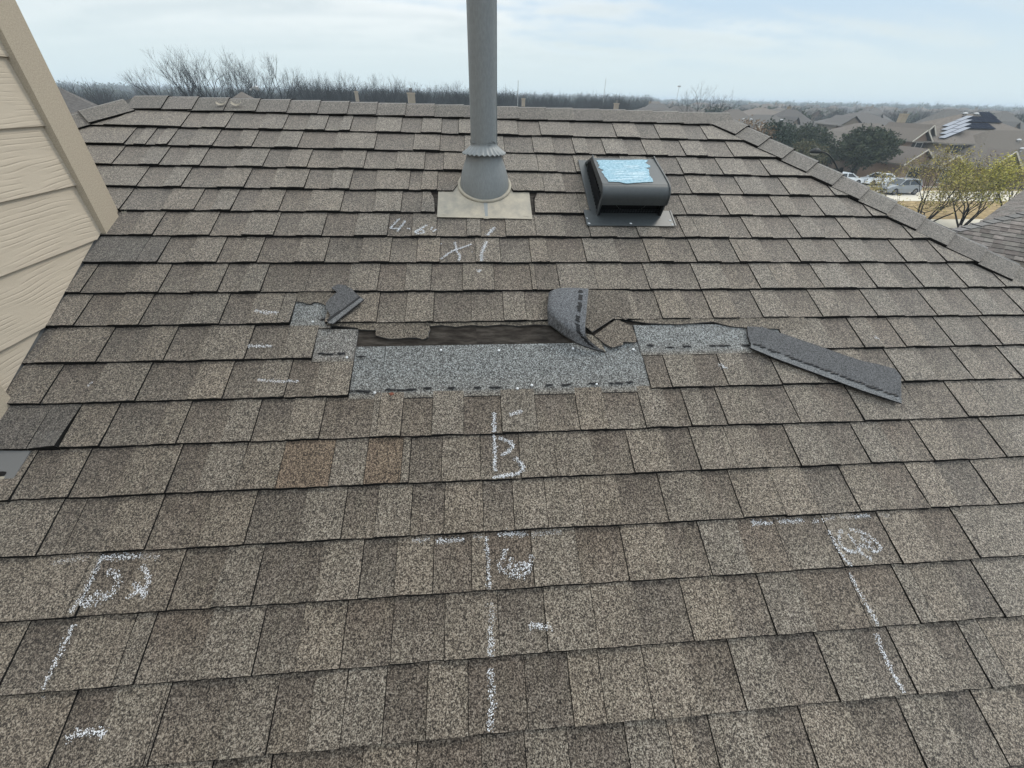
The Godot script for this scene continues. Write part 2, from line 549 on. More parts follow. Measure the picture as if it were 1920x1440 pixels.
func build_courses(roof: Node3D) -> void:
	var extra := MB.new()
	for k in range(1, 32):
		var v1 := E0 + k * EX
		var v0 := v1 - EX
		var marks := []
		if COURSES.has(k):
			for w in COURSES[k].split(" ", false):
				marks.append([w.left(-1).to_int() * 0.001, w.right(1)])
		else:
			marks.append([-1.4, "L"])
		if k >= 6: marks[0][0] = -1.405
		if k >= 19: marks[0][0] = -1.405 - (rng.randf() * 0.05)
		var seen_to := 9.0 if k < 8 else 2.27 - (k - 9) * 0.093
		var stop := hip_inner(v1) + 0.06
		# carry the course on beyond the frame to the hip
		if marks.size() > 1: marks.pop_back()
		var last: float = marks[-1][0]
		while last + 0.34 < stop:
			last += rng.randf_range(0.19, 0.25)
			marks.append([last, "R"])
		marks.append([stop, "e"])
		var i := 0
		while i < marks.size() - 1:
			var kind: String = marks[i][1]
			var a: float = marks[i][0]
			var b: float = marks[i + 1][0]
			if kind == "x":
				i += 1
				continue
			var ua := [a, a, a, a]
			var ub := [b, b, b, b]
			var joint := rng.randf_range(-0.0015, 0.0015)
			ub[0] += joint
			ua[0] += joint * 0.5
			# ends cut along the hips, round the pipe boot and along torn edges
			if i == 0 and k <= 5:
				for r in 4:
					var v := lerpf(v0, v1, [0.0, 0.38, 0.66, 1.0][r])
					ua[r] = maxf(hip_left(v) - 0.05, -2.1)
			if marks[i + 1][1] == "e":
				for r in 4:
					var v := lerpf(v0, v1, [0.0, 0.38, 0.66, 1.0][r])
					ub[r] = hip_inner(v) + 0.06
			if k == 4 and marks[i + 1][1] == "x": ub = [-0.030, -0.044, -0.062, -0.085]
			if k == 4 and absf(a - 0.175) < 0.002: ua = [0.140, 0.152, 0.160, 0.176]
			if k == 5 and marks[i + 1][1] == "x": ub = [-0.188, -0.168, -0.163, -0.160]
			if k == 5 and absf(a - 0.262) < 0.002: ua = [0.288, 0.268, 0.264, 0.262]
			var lift := 0.0
			if k == 12 and i == 1:
				lift = 0.013
				ub[1] -= 0.006
				ub[2] -= 0.010
			elif rng.randf() < 0.08: lift = rng.randf_range(0.001, 0.003)
			var mb := shingle_piece(ua, ub, kind, k, lift)
			if k == 12 and kind == "v" and a > -0.40 and b < 0.58:      # cut-out's upper edge, laid bare
				mb.edge.quad(Vector3(a, 0.0088, -0.6225), Vector3(b, 0.0088, -0.6225), Vector3(b, 0.0092, -0.6255), Vector3(a, 0.0092, -0.6255), BLACK)
			# a strip and the tab beside it are one piece
			if kind == "v" and i + 2 < marks.size() and marks[i + 1][1] in ["t", "o"]:
				var c: float = marks[i + 2][0]
				var uc := [c, c, c, c]
				if marks[i + 2][1] == "e":
					for r in 4: uc[r] = hip_inner(lerpf(v0, v1, [0.0, 0.38, 0.66, 1.0][r])) + 0.06
				if k == 5 and marks[i + 2][1] == "x": uc = [-0.188, -0.168, -0.163, -0.160]
				var m2 := shingle_piece(ub, uc, marks[i + 1][1], k)
				mb.add(m2)
				i += 1
			if k > 18 or a > seen_to:
				extra.add(mb)
			else:
				part("shingle", mb, M.granule, roof)
			i += 1
	var e := part("lower_shingles", extra, M.granule, roof)
	e.set_meta("kind", "stuff")

func cap_piece(p0: Vector3, p1: Vector3, side_a: Vector3, side_b: Vector3, w: float, col: Color, butt := 0.0172) -> MB:
	# a folded cap from p0 (low end, butt) to p1 (tucked end) over an apex, falling away to both sides
	var mb := MB.new()
	mb.edge = MB.new()
	var off := Vector2(rng.randf() * 0.5, rng.randf() * 0.5)
	var d := (p1 - p0).normalized()
	for s in 2:
		var sd: Vector3 = side_a if s == 0 else side_b
		var prof := []
		var upv := d.cross(sd).normalized()
		if upv.y < 0: upv = -upv
		var r0 := []
		var r1 := []
		for j in 4:
			var t: float = [0.0, 0.12, 0.5, 1.0][j]
			var sag: float = [0.004, 0.0, 0.0, 0.0][j]
			r0.append(p0 + sd * w * t + upv * (butt - sag) + Vector3(0, rng.randf_range(-0.0008, 0.0008), 0))
			r1.append(p1 + sd * w * t + upv * (0.0080 - sag))
		for j in 3:
			var a: Vector3 = r0[j]; var b: Vector3 = r0[j + 1]; var c: Vector3 = r1[j + 1]; var e: Vector3 = r1[j]
			var n := (b - a).cross(e - a)
			var ta: float = w * [0.0, 0.12, 0.5, 1.0][j]
			var tb: float = w * [0.0, 0.12, 0.5, 1.0][j + 1]
			var L := p0.distance_to(p1)
			if n.y > 0:
				mb.quad_c(a, b, c, e, col, col, col, col, off + Vector2(0, ta), off + Vector2(0, tb), off + Vector2(L, tb), off + Vector2(L, ta))
			else:
				mb.quad_c(e, c, b, a, col, col, col, col, off + Vector2(L, ta), off + Vector2(L, tb), off + Vector2(0, tb), off + Vector2(0, ta))
			# butt end
			var dn := -upv * 0.013
			if n.y > 0: mb.edge.quad(a + dn, b + dn, b, a, BLACK)
			else: mb.edge.quad(b + dn, a + dn, a, b, BLACK)
		var ea: Vector3 = r0[3]; var eb: Vector3 = r1[3]
		var dn2 := -upv * 0.020
		var nn := (eb - ea).cross(dn2)
		if nn.dot(sd) < 0: mb.edge.quad(ea + dn2, eb + dn2, eb, ea, BLACK)
		else: mb.edge.quad(eb + dn2, ea + dn2, ea, eb, BLACK)
	return mb

func cap_tone() -> Color:
	var f := rng.randf_range(0.86, 1.1)
	return Color(0.222 * f, 0.202 * f, 0.182 * f)

func world_to_roof(v: Vector3) -> Vector3: return RT.basis.inverse() * v

func build_caps(roof: Node3D) -> void:
	var slope := Vector3(0, 0, 1)
	# ridge: the far side falls away behind
	var apex := -2.326
	var back := world_to_roof(Vector3(0, -0.44, -0.898)).normalized()
	var u := -1.605
	while u < 1.30:
		var st := rng.randf_range(0.138, 0.148)
		var m := cap_piece(Vector3(u + st, 0.004, apex), Vector3(u - 0.02, 0.004, apex), slope, back, 0.120 + rng.randf_range(-0.003, 0.003), cap_tone(), 0.0130)
		part("ridge_cap", m, M.granule, roof)
		u += st
	# right hip, installed from the eave upwards
	var h := Vector3(0.864, 0, 1.0).normalized()
	var face_r := world_to_roof(Vector3(0.898, -0.44, 0.0)).normalized()
	var top := Vector3(1.335, 0.004, -2.345)
	var side := (slope * 0.5 + Vector3(-0.65, 0, 0)).normalized()
	side = (side - h * side.dot(h)).normalized()
	var hw := world_to_roof(RT.basis * h)
	var side2 := (face_r - hw * face_r.dot(hw)).normalized()
	var s := 3.4
	var first := 0.0
	while s > 0.12:
		var m := cap_piece(top + h * s, top + h * (s - 0.155), side, side2, 0.138, cap_tone())
		part("hip_cap", m, M.granule, roof)
		s -= 0.1335
	# left hip
	var hl := Vector3(-1.10, 0, 1.0).normalized()
	var topl := Vector3(-1.615, 0.004, -2.345)
	var face_l := world_to_roof(Vector3(-0.898, -0.44, 0.0)).normalized()
	var sl := (Vector3(0.7, 0, 0.5) - hl * Vector3(0.7, 0, 0.5).dot(hl)).normalized()
	var sl2 := (face_l - hl * face_l.dot(hl)).normalized()
	s = 1.75
	while s > 0.15:
		var m := cap_piece(topl + hl * s, topl + hl * (s - 0.19), sl, sl2, 0.135, cap_tone())
		part("hip_cap", m, M.granule, roof)
		s -= 0.165

func pts(s: String) -> PackedVector2Array:
	var out := PackedVector2Array()
	for w in s.split(" ", false):
		var q := w.split(",")
		out.append(Vector2(q[0].to_int(), q[1].to_int()) * 0.001)
	return out

func blob(mb: MB, c: Vector2, rx: float, ry: float, w: float, col := Color.WHITE) -> void:
	var n := 9
	var top := Vector3(c.x, w, c.y)
	var ring := []
	for i in n:
		var t := TAU * i / n
		var r := rng.randf_range(0.65, 1.15)
		ring.append(Vector3(c.x + cos(t) * rx * r, w - 0.0022, c.y - sin(t) * ry * r))
	for i in n: mb.tri(top, ring[i], ring[(i + 1) % n], col)

const BLUE_GREY := Color(0.325, 0.348, 0.365)
const GREY := Color(0.335, 0.335, 0.335)

func headlap(roof: Node3D, u0: float, u1: float, v0: float, v1: float, w0: float, w1: float, col: Color) -> void:
	# the covered upper part of a shingle, laid bare: grey granules, paler strip along its lower edge
	var mb := MB.new()
	var off := Vector2(rng.randf() * 0.3, rng.randf() * 0.5)
	var vm := lerpf(v0, v1, 0.86)
	var low := Color(0.300, 0.280, 0.255)
	var vs := [v0, lerpf(v0, v1, 0.5), vm, v1]
	var cs := [col, col, col.lerp(low, 0.25), low]
	var nx := maxi(2, int((u1 - u0) / 0.12))
	for r in 3:
		for k in nx:
			var a := Vector3(lerpf(u0, u1, k / float(nx)), lerpf(w0, w1, (vs[r + 1] - v0) / (v1 - v0)), vs[r + 1])
			var b := Vector3(lerpf(u0, u1, (k + 1) / float(nx)), a.y, vs[r + 1])
			var c := Vector3(b.x, lerpf(w0, w1, (vs[r] - v0) / (v1 - v0)), vs[r])
			var d := Vector3(a.x, c.y, vs[r])
			mb.quad_c(a, b, c, d, cs[r + 1], cs[r + 1], cs[r], cs[r], Vector2(a.x, a.z) + off, Vector2(b.x, b.z) + off, Vector2(c.x, c.z) + off, Vector2(d.x, d.z) + off)
	for e in [u0, u1]:
		mb.box(Vector3(e, w0 - 0.002, (v0 + v1) * 0.5), Vector3(0.0006, 0.006, v1 - v0), BLACK)
	mb.box(Vector3((u0 + u1) * 0.5, w0 - 0.003, v0), Vector3(u1 - u0, 0.0055, 0.0006), BLACK)
	part("bare_shingle", mb, M.granule, roof, "granule surface bared where the shingle above blew off")

func build_damage(roof: Node3D) -> void:
	var tan_ := Color(0.270, 0.240, 0.205)
	# felt showing in the gap
	var fm := MB.new()
	for k in 8:
		var a := lerpf(-0.42, 0.60, k / 8.0)
		var b := lerpf(-0.42, 0.60, (k + 1) / 8.0)
		fm.quad(Vector3(a, 0.0002, -0.80), Vector3(b, 0.0002, -0.80), Vector3(b, 0.0002, -0.96), Vector3(a, 0.0002, -0.96), Color.WHITE, Vector2(a, 0))
	part("roofing_felt", fm, M.felt, roof, "dark felt bared in the gap")
	headlap(roof, -0.404, -0.3075, -0.829, -0.628, 0.0015, 0.0045, BLUE_GREY)
	headlap(roof, -0.3065, 0.575, -0.829, -0.628, 0.0018, 0.0048, BLUE_GREY)
	headlap(roof, -0.539, -0.405, -0.902, -0.768, 0.0035, 0.0065, GREY)
	headlap(roof, 0.571, 1.13, -0.902, -0.77, 0.0035, 0.0065, BLUE_GREY)
	headlap(roof, -0.636, -0.500, -1.035, -0.905, 0.003, 0.006, BLUE_GREY)
	# torn remains
	for d in [["torn_strip", "-513,-924 -511,-916 -477,-913 -405,-903 -403,-896 -346,-892 -349,-930 -513,-934", 0.009],
			["torn_strip", "-349,-924 -343,-871 -315,-861 -294,-855 -264,-856 -237,-859 -204,-859 -183,-851 -165,-860 -166,-875 -160,-894 -170,-925", 0.008],
			["torn_strip", "-172,-932 -165,-908 -120,-912 -70,-904 -20,-911 30,-906 90,-912 150,-904 210,-910 270,-905 285,-934", 0.006],
			["torn_strip", "-636,-1072 -631,-1022 -607,-1019 -592,-1011 -581,-1010 -571,-1019 -558,-1019 -537,-1009 -519,-998 -519,-1072", 0.0085],
			["torn_strip", "547,-932 572,-917 627,-906 738,-899 873,-909 894,-901 938,-886 1005,-878 1103,-873 1195,-865 1240,-893 1240,-934", 0.010]]:
		var mb := MB.new()
		var f := rng.randf_range(0.75, 1.0)
		mb.sheet(pts(d[1]), d[2], 0, 0, 0.006, Color(tan_.r * f, tan_.g * f, tan_.b * f), BLACK)
		part(d[0], mb, M.granule, roof, "torn remnant with a ragged lower edge")
	# nails
	for q in pts("-121,-806 75,-800 333,-803 547,-794 -325,-648 129,-650 177,-661 393,-659 -562,-933 -428,-783"):
		var mb := MB.new()
		var n := 10
		for i in n:
			var t := TAU * i / n
			var t2 := TAU * (i + 1) / n
			var a := Vector3(q.x + cos(t) * 0.0043, 0.0085, q.y - sin(t) * 0.0043)
			var b := Vector3(q.x + cos(t2) * 0.0043, 0.0085, q.y - sin(t2) * 0.0043)
			mb.tri(Vector3(q.x, 0.0098, q.y), a, b, Color.WHITE)
			mb.quad(a - Vector3(0, 0.005, 0), b - Vector3(0, 0.005, 0), b, a, Color.WHITE)
		part("roofing_nail", mb, M.nail, roof)
	# dabs of self-seal asphalt
	var i := 0
	for q in pts("-381,-655 -354,-653 -281,-658 -235,-655 -206,-658 -157,-659 -79,-658 -1,-658 60,-657 230,-661 289,-660 388,-661 455,-661 507,-662"):
		var mb := MB.new()
		for j in 3: blob(mb, q + Vector2(rng.randf_range(-0.014, 0.014), rng.randf_range(-0.002, 0.002)), rng.randf_range(0.008, 0.018), rng.randf_range(0.0025, 0.005), 0.0095)
		part("sealant_dab", mb, M.sealant, roof)
	for q in pts("-510,-799 -490,-797 -448,-798 -381,-784 605,-811 674,-800 735,-803 750,-803 835,-803 883,-803 960,-803 -520,-942"):
		var mb := MB.new()
		for j in 2: blob(mb, q + Vector2(rng.randf_range(-0.010, 0.010), rng.randf_range(-0.001, 0.001)), rng.randf_range(0.010, 0.020), rng.randf_range(0.003, 0.006), 0.0105)
		part("sealant_dab", mb, M.sealant, roof)

# ------------------------------------------------------------------ chalk
const CHALK := {
	"four": [9, "-304,-1461 -334,-1397 -294,-1392; -279,-1445 -306,-1376"],
	"dash46": [7, "-268,-1397 -254,-1390"],
	"six": [9, "-189,-1418 -237,-1374 -224,-1361 -198,-1371 -209,-1390 -235,-1371"],
	"inch": [9, "-168,-1406 -174,-1387; -153,-1395 -163,-1375"],
	"ex": [9, "-131,-1223 -82,-1274 -30,-1300 -11,-1312; -77,-1326 -67,-1266 -55,-1237 -62,-1212"],
	"slash": [14, "86,-1408 52,-1351; 50,-1332 30,-1266 26,-1207; 17,-1174 16,-1160"],
	"dots": [9, "-133,-1314 -129,-1313; -10,-1266 -7,-1265"],
	"bee": [11, "49,-566 47,-481 45,-375; 60,-481 92,-468 104,-453 80,-428 63,-425; 104,-414 122,-397 128,-378 109,-364 78,-361 36,-354"],
	"beedash": [12, "97,-554 140,-567"],
	"dashA": [14, "-761,-982 -725,-971 -681,-970"],
	"dashB": [12, "-750,-833 -673,-829"],
	"dashC": [10, "-690,-702 -613,-694 -564,-694"],
	"nick": [7, "-1183,-693 -1175,-708"],
	"L_top": [14, "-1068,-190 -1026,-197 -985,-198; -965,-198 -943,-196 -864,-195 -816,-191"],
	"L_down": [13, "-956,-198 -955,-153 -956,-114 -968,-74"],
	"L_smear": [16, "-927,-164 -899,-154 -888,-138 -890,-110 -924,-93 -960,-95; -933,-117 -912,-104 -894,-111; -943,-83 -938,-109"],
	"L_hook": [12, "-851,-172 -830,-154 -819,-136 -816,-106; -854,-132 -812,-100; -856,-98 -827,-114 -847,-123"],
	"L_tail": [11, "-959,-51 -959,15 -963,72; -962,84 -963,94"],
	"L_dash": [14, "-881,164 -861,155 -826,156 -802,159; -815,165 -807,159"],
	"M_top": [13, "-185,-197 -136,-198; -122,-191 -84,-192 -47,-193; -23,-198 8,-199; 44,-200 83,-201 127,-198; 136,-195 176,-199 220,-200"],
	"M_down": [10, "12,-199 16,-132 17,-67"],
	"M_patch": [15, "67,-163 43,-118 63,-100 100,-91 127,-109 111,-123 68,-112 80,-142; 77,-99 125,-118 134,-143"],
	"M_line": [15, "19,-38 23,-17 20,8"],
	"M_line2": [14, "17,11 18,44 13,77; 12,100 16,134 13,174 7,217"],
	"M_dash": [12, "109,18 136,22 168,26; 133,14 138,29"],
	"R_top": [12, "768,-194 831,-191; 848,-194 886,-193 927,-195; 951,-192 971,-189; 983,-192 1025,-199; 1041,-197 1135,-197; 1164,-198 1198,-193"],
	"R_down": [11, "989,-163 988,-120 994,-88 1004,-65"],
	"R_oval": [10, "1029,-161 1012,-148 1001,-120 1017,-103 1054,-102; 1052,-163 1090,-151 1111,-128 1118,-106 1083,-97; 1039,-149 1051,-108 1058,-89 1073,-82"],
	"R_fill": [16, "1073,-140 1095,-119; 1058,-121 1096,-101"],
	"R_line": [11, "998,-51 1001,-8 1005,45"],
	"R_line2": [12, "1006,37 1010,75; 1002,92 998,130 997,172 1004,214"],
	"spotA": [14, "1469,-823 1487,-821"],
	"spotB": [16, "835,-723 855,-715 854,-705"],
}
const CHALK_WORDS := {
	"four": "white chalk digit 4 of the note 4-6 inches", "dash46": "white chalk dash between 4 and 6", "six": "white chalk digit 6", "inch": "white chalk inch sign",
	"ex": "white chalk letter x", "slash": "white chalk slash below the pipe flashing", "dots": "small white chalk dots", "bee": "large white chalk letter B",
	"beedash": "short white chalk dash beside the B",
}

func build_chalk(roof: Node3D) -> void:
	for key in CHALK:
		var wd: float = CHALK[key][0] * 0.00085
		var mb := MB.new()
		for line in CHALK[key][1].split(";", false):
			var p := pts(line)
			for i in p.size() - 1:
				var a := p[i]
				var b := p[i + 1]
				var len_ := a.distance_to(b)
				var dir := (b - a) / maxf(len_, 0.0001)
				var nrm := Vector2(-dir.y, dir.x)
				var soft := 1.0
				if key.ends_with("fill") or key.ends_with("smear") or key.ends_with("patch") or key.begins_with("spot"): soft = 0.45
				elif not key in CHALK_WORDS: soft = 0.72
				var count := int(maxf(8.0, len_ * wd * (520000.0 if key in CHALK_WORDS else 400000.0) * soft))
				for j in count:
					var across := rng.randfn(0.0, 0.34)
					if absf(across) > 1.1: continue
					var c := a + dir * rng.randf() * len_ + nrm * across * wd
					var patch := roof_noise.get_noise_2d(c.x * 9000.0, c.y * 9000.0)
					if patch < 0.0 and rng.randf() < 0.72: continue
					var ck := ceili((c.y - E0) / EX)
					var t := fposmod(c.y - E0, EX) / EX
					var w := lerpf(0.0046, 0.0166, t) + 0.0006
					var r := rng.randf_range(0.0005, 0.0014)
					var rot := rng.randf() * TAU
					var e := Vector2(cos(rot), sin(rot)) * r
					var f := Vector2(-sin(rot), cos(rot)) * r * rng.randf_range(0.5, 1.0)
					var q := [c - e - f, c + e - f * 0.8, c + e * 0.7 + f, c - e * 0.9 + f * 0.9]
					var lum := rng.randf_range(0.50, 0.98)
					var top := Vector3(c.x, w + 0.0004, c.y)
					for z in 4:
						var g0: Vector2 = q[z]; var g1: Vector2 = q[(z + 1) % 4]
						mb.tri(top, Vector3(g1.x, w - 0.0006, g1.y), Vector3(g0.x, w - 0.0006, g0.y), Color(lum, lum, lum))
		var o := part("chalk_mark", mb, M.chalk, roof, CHALK_WORDS.get(key, ""))

# ------------------------------------------------------------------ loose shingle pieces
func build_loose() -> void:
	var grey := Color(0.165, 0.167, 0.172)
	var pale := Color(0.250, 0.252, 0.258)
	var t := thing("torn_shingle_flap", "small jagged grey torn shingle flap flipped over left of the bare patch", "shingle", RT)
	var mb := MB.new()
	mb.sheet(pts("-518,-1080 -494,-1055 -515,-1028 -524,-1008 -523,-988 -499,-945 -508,-924 -500,-910 -484,-906 -392,-1013 -409,-1029 -428,-1048 -443,-1069 -470,-1089 -496,-1095"), 0.022, 0.06, 0.05, 0.0038, grey, Color(0.05, 0.05, 0.052))
	part("backing", mb, M.under, t)
	mb = MB.new()
	mb.sheet(pts("-500,-923 -499,-912 -485,-908 -397,-1010 -404,-1020 -414,-1022"), 0.027, 0.06, 0.05, 0.004, pale, Color(0.05, 0.05, 0.052))
	part("edge_strip", mb, M.under, t)
	mb = MB.new()
	mb.sheet(pts("-508,-925 -498,-921 -454,-970 -406,-1022 -411,-1028 -442,-994 -460,-972 -477,-960"), 0.0275, 0.06, 0.05, 0.003, Color(1, 1, 1), Color(1, 1, 1))
	part("sealant_strip", mb, M.sealant, t)
	# long folded-back strip on the right
	t = thing("folded_shingle_strip", "long grey shingle strip folded back, lying slanted right of the bare patch", "shingle", RT)
	mb = MB.new()
	mb.sheet(pts("992,-880 1048,-876 1086,-858 1160,-822 1235,-783 1300,-748 1364,-717 1420,-700 1466,-682 1472,-652 1450,-612 1430,-577 1419,-564 1200,-680 977,-803 979,-834"), 0.021, 0.006, 0.02, 0.0038, grey, Color(0.05, 0.05, 0.052))
	part("backing", mb, M.under, t)
	mb = MB.new()
	mb.sheet(pts("976,-802 1100,-735 1260,-648 1419,-563 1408,-544 1293,-598 1180,-660 1039,-736 966,-782"), 0.026, 0.006, 0.02, 0.006, pale, Color(0.04, 0.04, 0.042))
	part("edge_strip", mb, M.under, t)
	mb = MB.new()
	for i in 40:
		if rng.randf() < 0.12: continue
		var q := Vector2(0.985, -0.797).lerp(Vector2(1.414, -0.567), (i + rng.randf() * 0.6) / 40.0) + Vector2(rng.randf_range(-0.002, 0.002), rng.randf_range(-0.003, 0.003))
		blob(mb, q, rng.randf_range(0.008, 0.015), rng.randf_range(0.0035, 0.0062), 0.0262 + 0.006 * (q.x - 1.22) + 0.02 * (q.y + 0.70) + 0.0030)
	part("sealant_strip", mb, M.sealant, t)
	# curled shingle standing up like half a cone
	t = thing("curled_shingle", "grey backed shingle curled up into a half cone at the top of the bare patch", "shingle", RT)
	var top := [Vector3(0.272, 0.012, -1.045), Vector3(0.276, 0.030, -1.042), Vector3(0.300, 0.048, -1.040), Vector3(0.345, 0.060, -1.033), Vector3(0.407, 0.070, -1.019)]
	var bot := [Vector3(0.256, 0.010, -0.910), Vector3(0.268, 0.016, -0.895), Vector3(0.311, 0.017, -0.850), Vector3(0.363, 0.015, -0.812), Vector3(0.441, 0.010, -0.785)]
	var lef := [Vector3(0.272, 0.012, -1.045), Vector3(0.266, 0.012, -1.01), Vector3(0.260, 0.012, -0.975), Vector3(0.257, 0.011, -0.94), Vector3(0.256, 0.010, -0.910)]
	var rig := [Vector3(0.407, 0.070, -1.019), Vector3(0.386, 0.070, -0.924), Vector3(0.372, 0.052, -0.835), Vector3(0.401, 0.028, -0.807), Vector3(0.441, 0.010, -0.785)]
	var bez := func(c: Array, x: float) -> Vector3:
		var f := clampf(x, 0.0, 1.0) * 4.0
		var i := mini(int(f), 3)
		var k: float = f - i
		var p0: Vector3 = c[maxi(i - 1, 0)]
		var p3: Vector3 = c[mini(i + 2, 4)]
		return c[i].cubic_interpolate(c[i + 1], p0, p3, k)
	var grid := func(s: float, q: float) -> Vector3:
		var A: Vector3 = bez.call(top, s)
		var B: Vector3 = bez.call(bot, s)
		var L: Vector3 = bez.call(lef, q)
		var R: Vector3 = bez.call(rig, q)
		var c: Vector3 = (top[0] * (1 - s) + top[4] * s) * (1 - q) + (bot[0] * (1 - s) + bot[4] * s) * q
		var p := A * (1 - q) + B * q + L * (1 - s) + R * s - c
		p.y += 0.020 * sin(PI * pow(s, 0.6)) * sin(PI * q) * (1.0 - 0.4 * q)
		return p
	var NS := 18
	var NQ := 18
	for side in 2:
		mb = MB.new()
		var s_hi := 0.90 if side == 0 else 1.0
		var rings := []
		for iq in NQ + 1:
			var row := []
			for is_ in NS + 1:
				var s := is_ / float(NS)
				var p: Vector3 = grid.call(s, iq / float(NQ))
				if side == 1: p += Vector3(0.002, -0.005, 0.0)
				row.append(p)
			rings.append(row)
		if side == 0: rings.reverse()
		mb.loft(rings, false, Color(0.225, 0.230, 0.240) if side == 0 else Color(0.29, 0.26, 0.225))
		part("backing" if side == 0 else "granule_face", mb, M.under if side == 0 else M.granule, t)
	mb = MB.new()      # thick cut edge on the right
	for iq in 18:
		var a: Vector3 = grid.call(1.0, iq / 18.0)
		var b: Vector3 = grid.call(1.0, (iq + 1) / 18.0)
		mb.quad(b + Vector3(0.002, -0.006, 0), a + Vector3(0.002, -0.006, 0), a + Vector3(0, 0.0005, 0), b + Vector3(0, 0.0005, 0), Color(0.045, 0.045, 0.048))
		a = grid.call(iq / 18.0, 1.0)
		b = grid.call((iq + 1) / 18.0, 1.0)
		mb.quad(a + Vector3(0, -0.006, 0), b + Vector3(0, -0.006, 0), b + Vector3(0, 0.0005, 0), a + Vector3(0, 0.0005, 0), Color(0.03, 0.03, 0.032))
	part("cut_edge", mb, M.granule, t)
	mb = MB.new()
	for iq in range(1, 44):
		if rng.randf() < 0.22 and iq < 30: continue
		var q0 := iq / 46.0
		var q1 := (iq + 0.9) / 46.0
		var l0 := 0.865 + rng.randf_range(-0.012, 0.012)
		var l1 := 0.915 + rng.randf_range(-0.012, 0.008)
		var a: Vector3 = grid.call(l0, q0); var b: Vector3 = grid.call(l1, q0)
		var c: Vector3 = grid.call(l1, q1); var d: Vector3 = grid.call(l0, q1)
		var up := Vector3(-0.0006, 0.0016, 0)
		mb.quad(d + up, c + up, b + up, a + up, Color.WHITE)
	part("sealant_strip", mb, M.sealant, t)
	# two pieces of tab pulled out of line beside the curl
	t = thing("loose_shingle_corner", "brown shingle corner hanging loose just right of the curled shingle", "shingle", RT)
	mb = MB.new()
	mb.sheet(pts("360,-905 391,-885 408,-863 514,-936 540,-917 573,-935 573,-1058 429,-1063 380,-1060"), 0.0172, 0, 0.02, 0.0035, Color(0.235, 0.205, 0.178), Color(0.05, 0.045, 0.04))
	part("tab", mb, M.granule, t)
	t = thing("broken_shingle_piece", "small brown broken shingle piece below the loose corner", "shingle", RT)
	mb = MB.new()
	mb.sheet(pts("416,-853 511,-927 532,-911 560,-894 566,-840 560,-820 514,-823 511,-810 469,-799 446,-817"), 0.0130, 0, 0.03, 0.005, Color(0.255, 0.225, 0.195), Color(0.04, 0.036, 0.032))
	part("tab", mb, M.granule, t)
	t = thing("shingle_tongue", "narrow tan shingle tongue poking out under the curled shingle", "shingle", RT)
	mb = MB.new()
	mb.sheet(pts("372,-868 409,-860 437,-829 446,-784 406,-812 380,-839"), 0.0085, 0, 0.02, 0.005, Color(0.31, 0.28, 0.24), Color(0.05, 0.045, 0.04))
	part("tab", mb, M.granule, t)

# ------------------------------------------------------------------ dormer wall beside the slope
func roof_y(z: float) -> float: return 9.0 - 0.477 - 0.4911 * (z + 1.743)

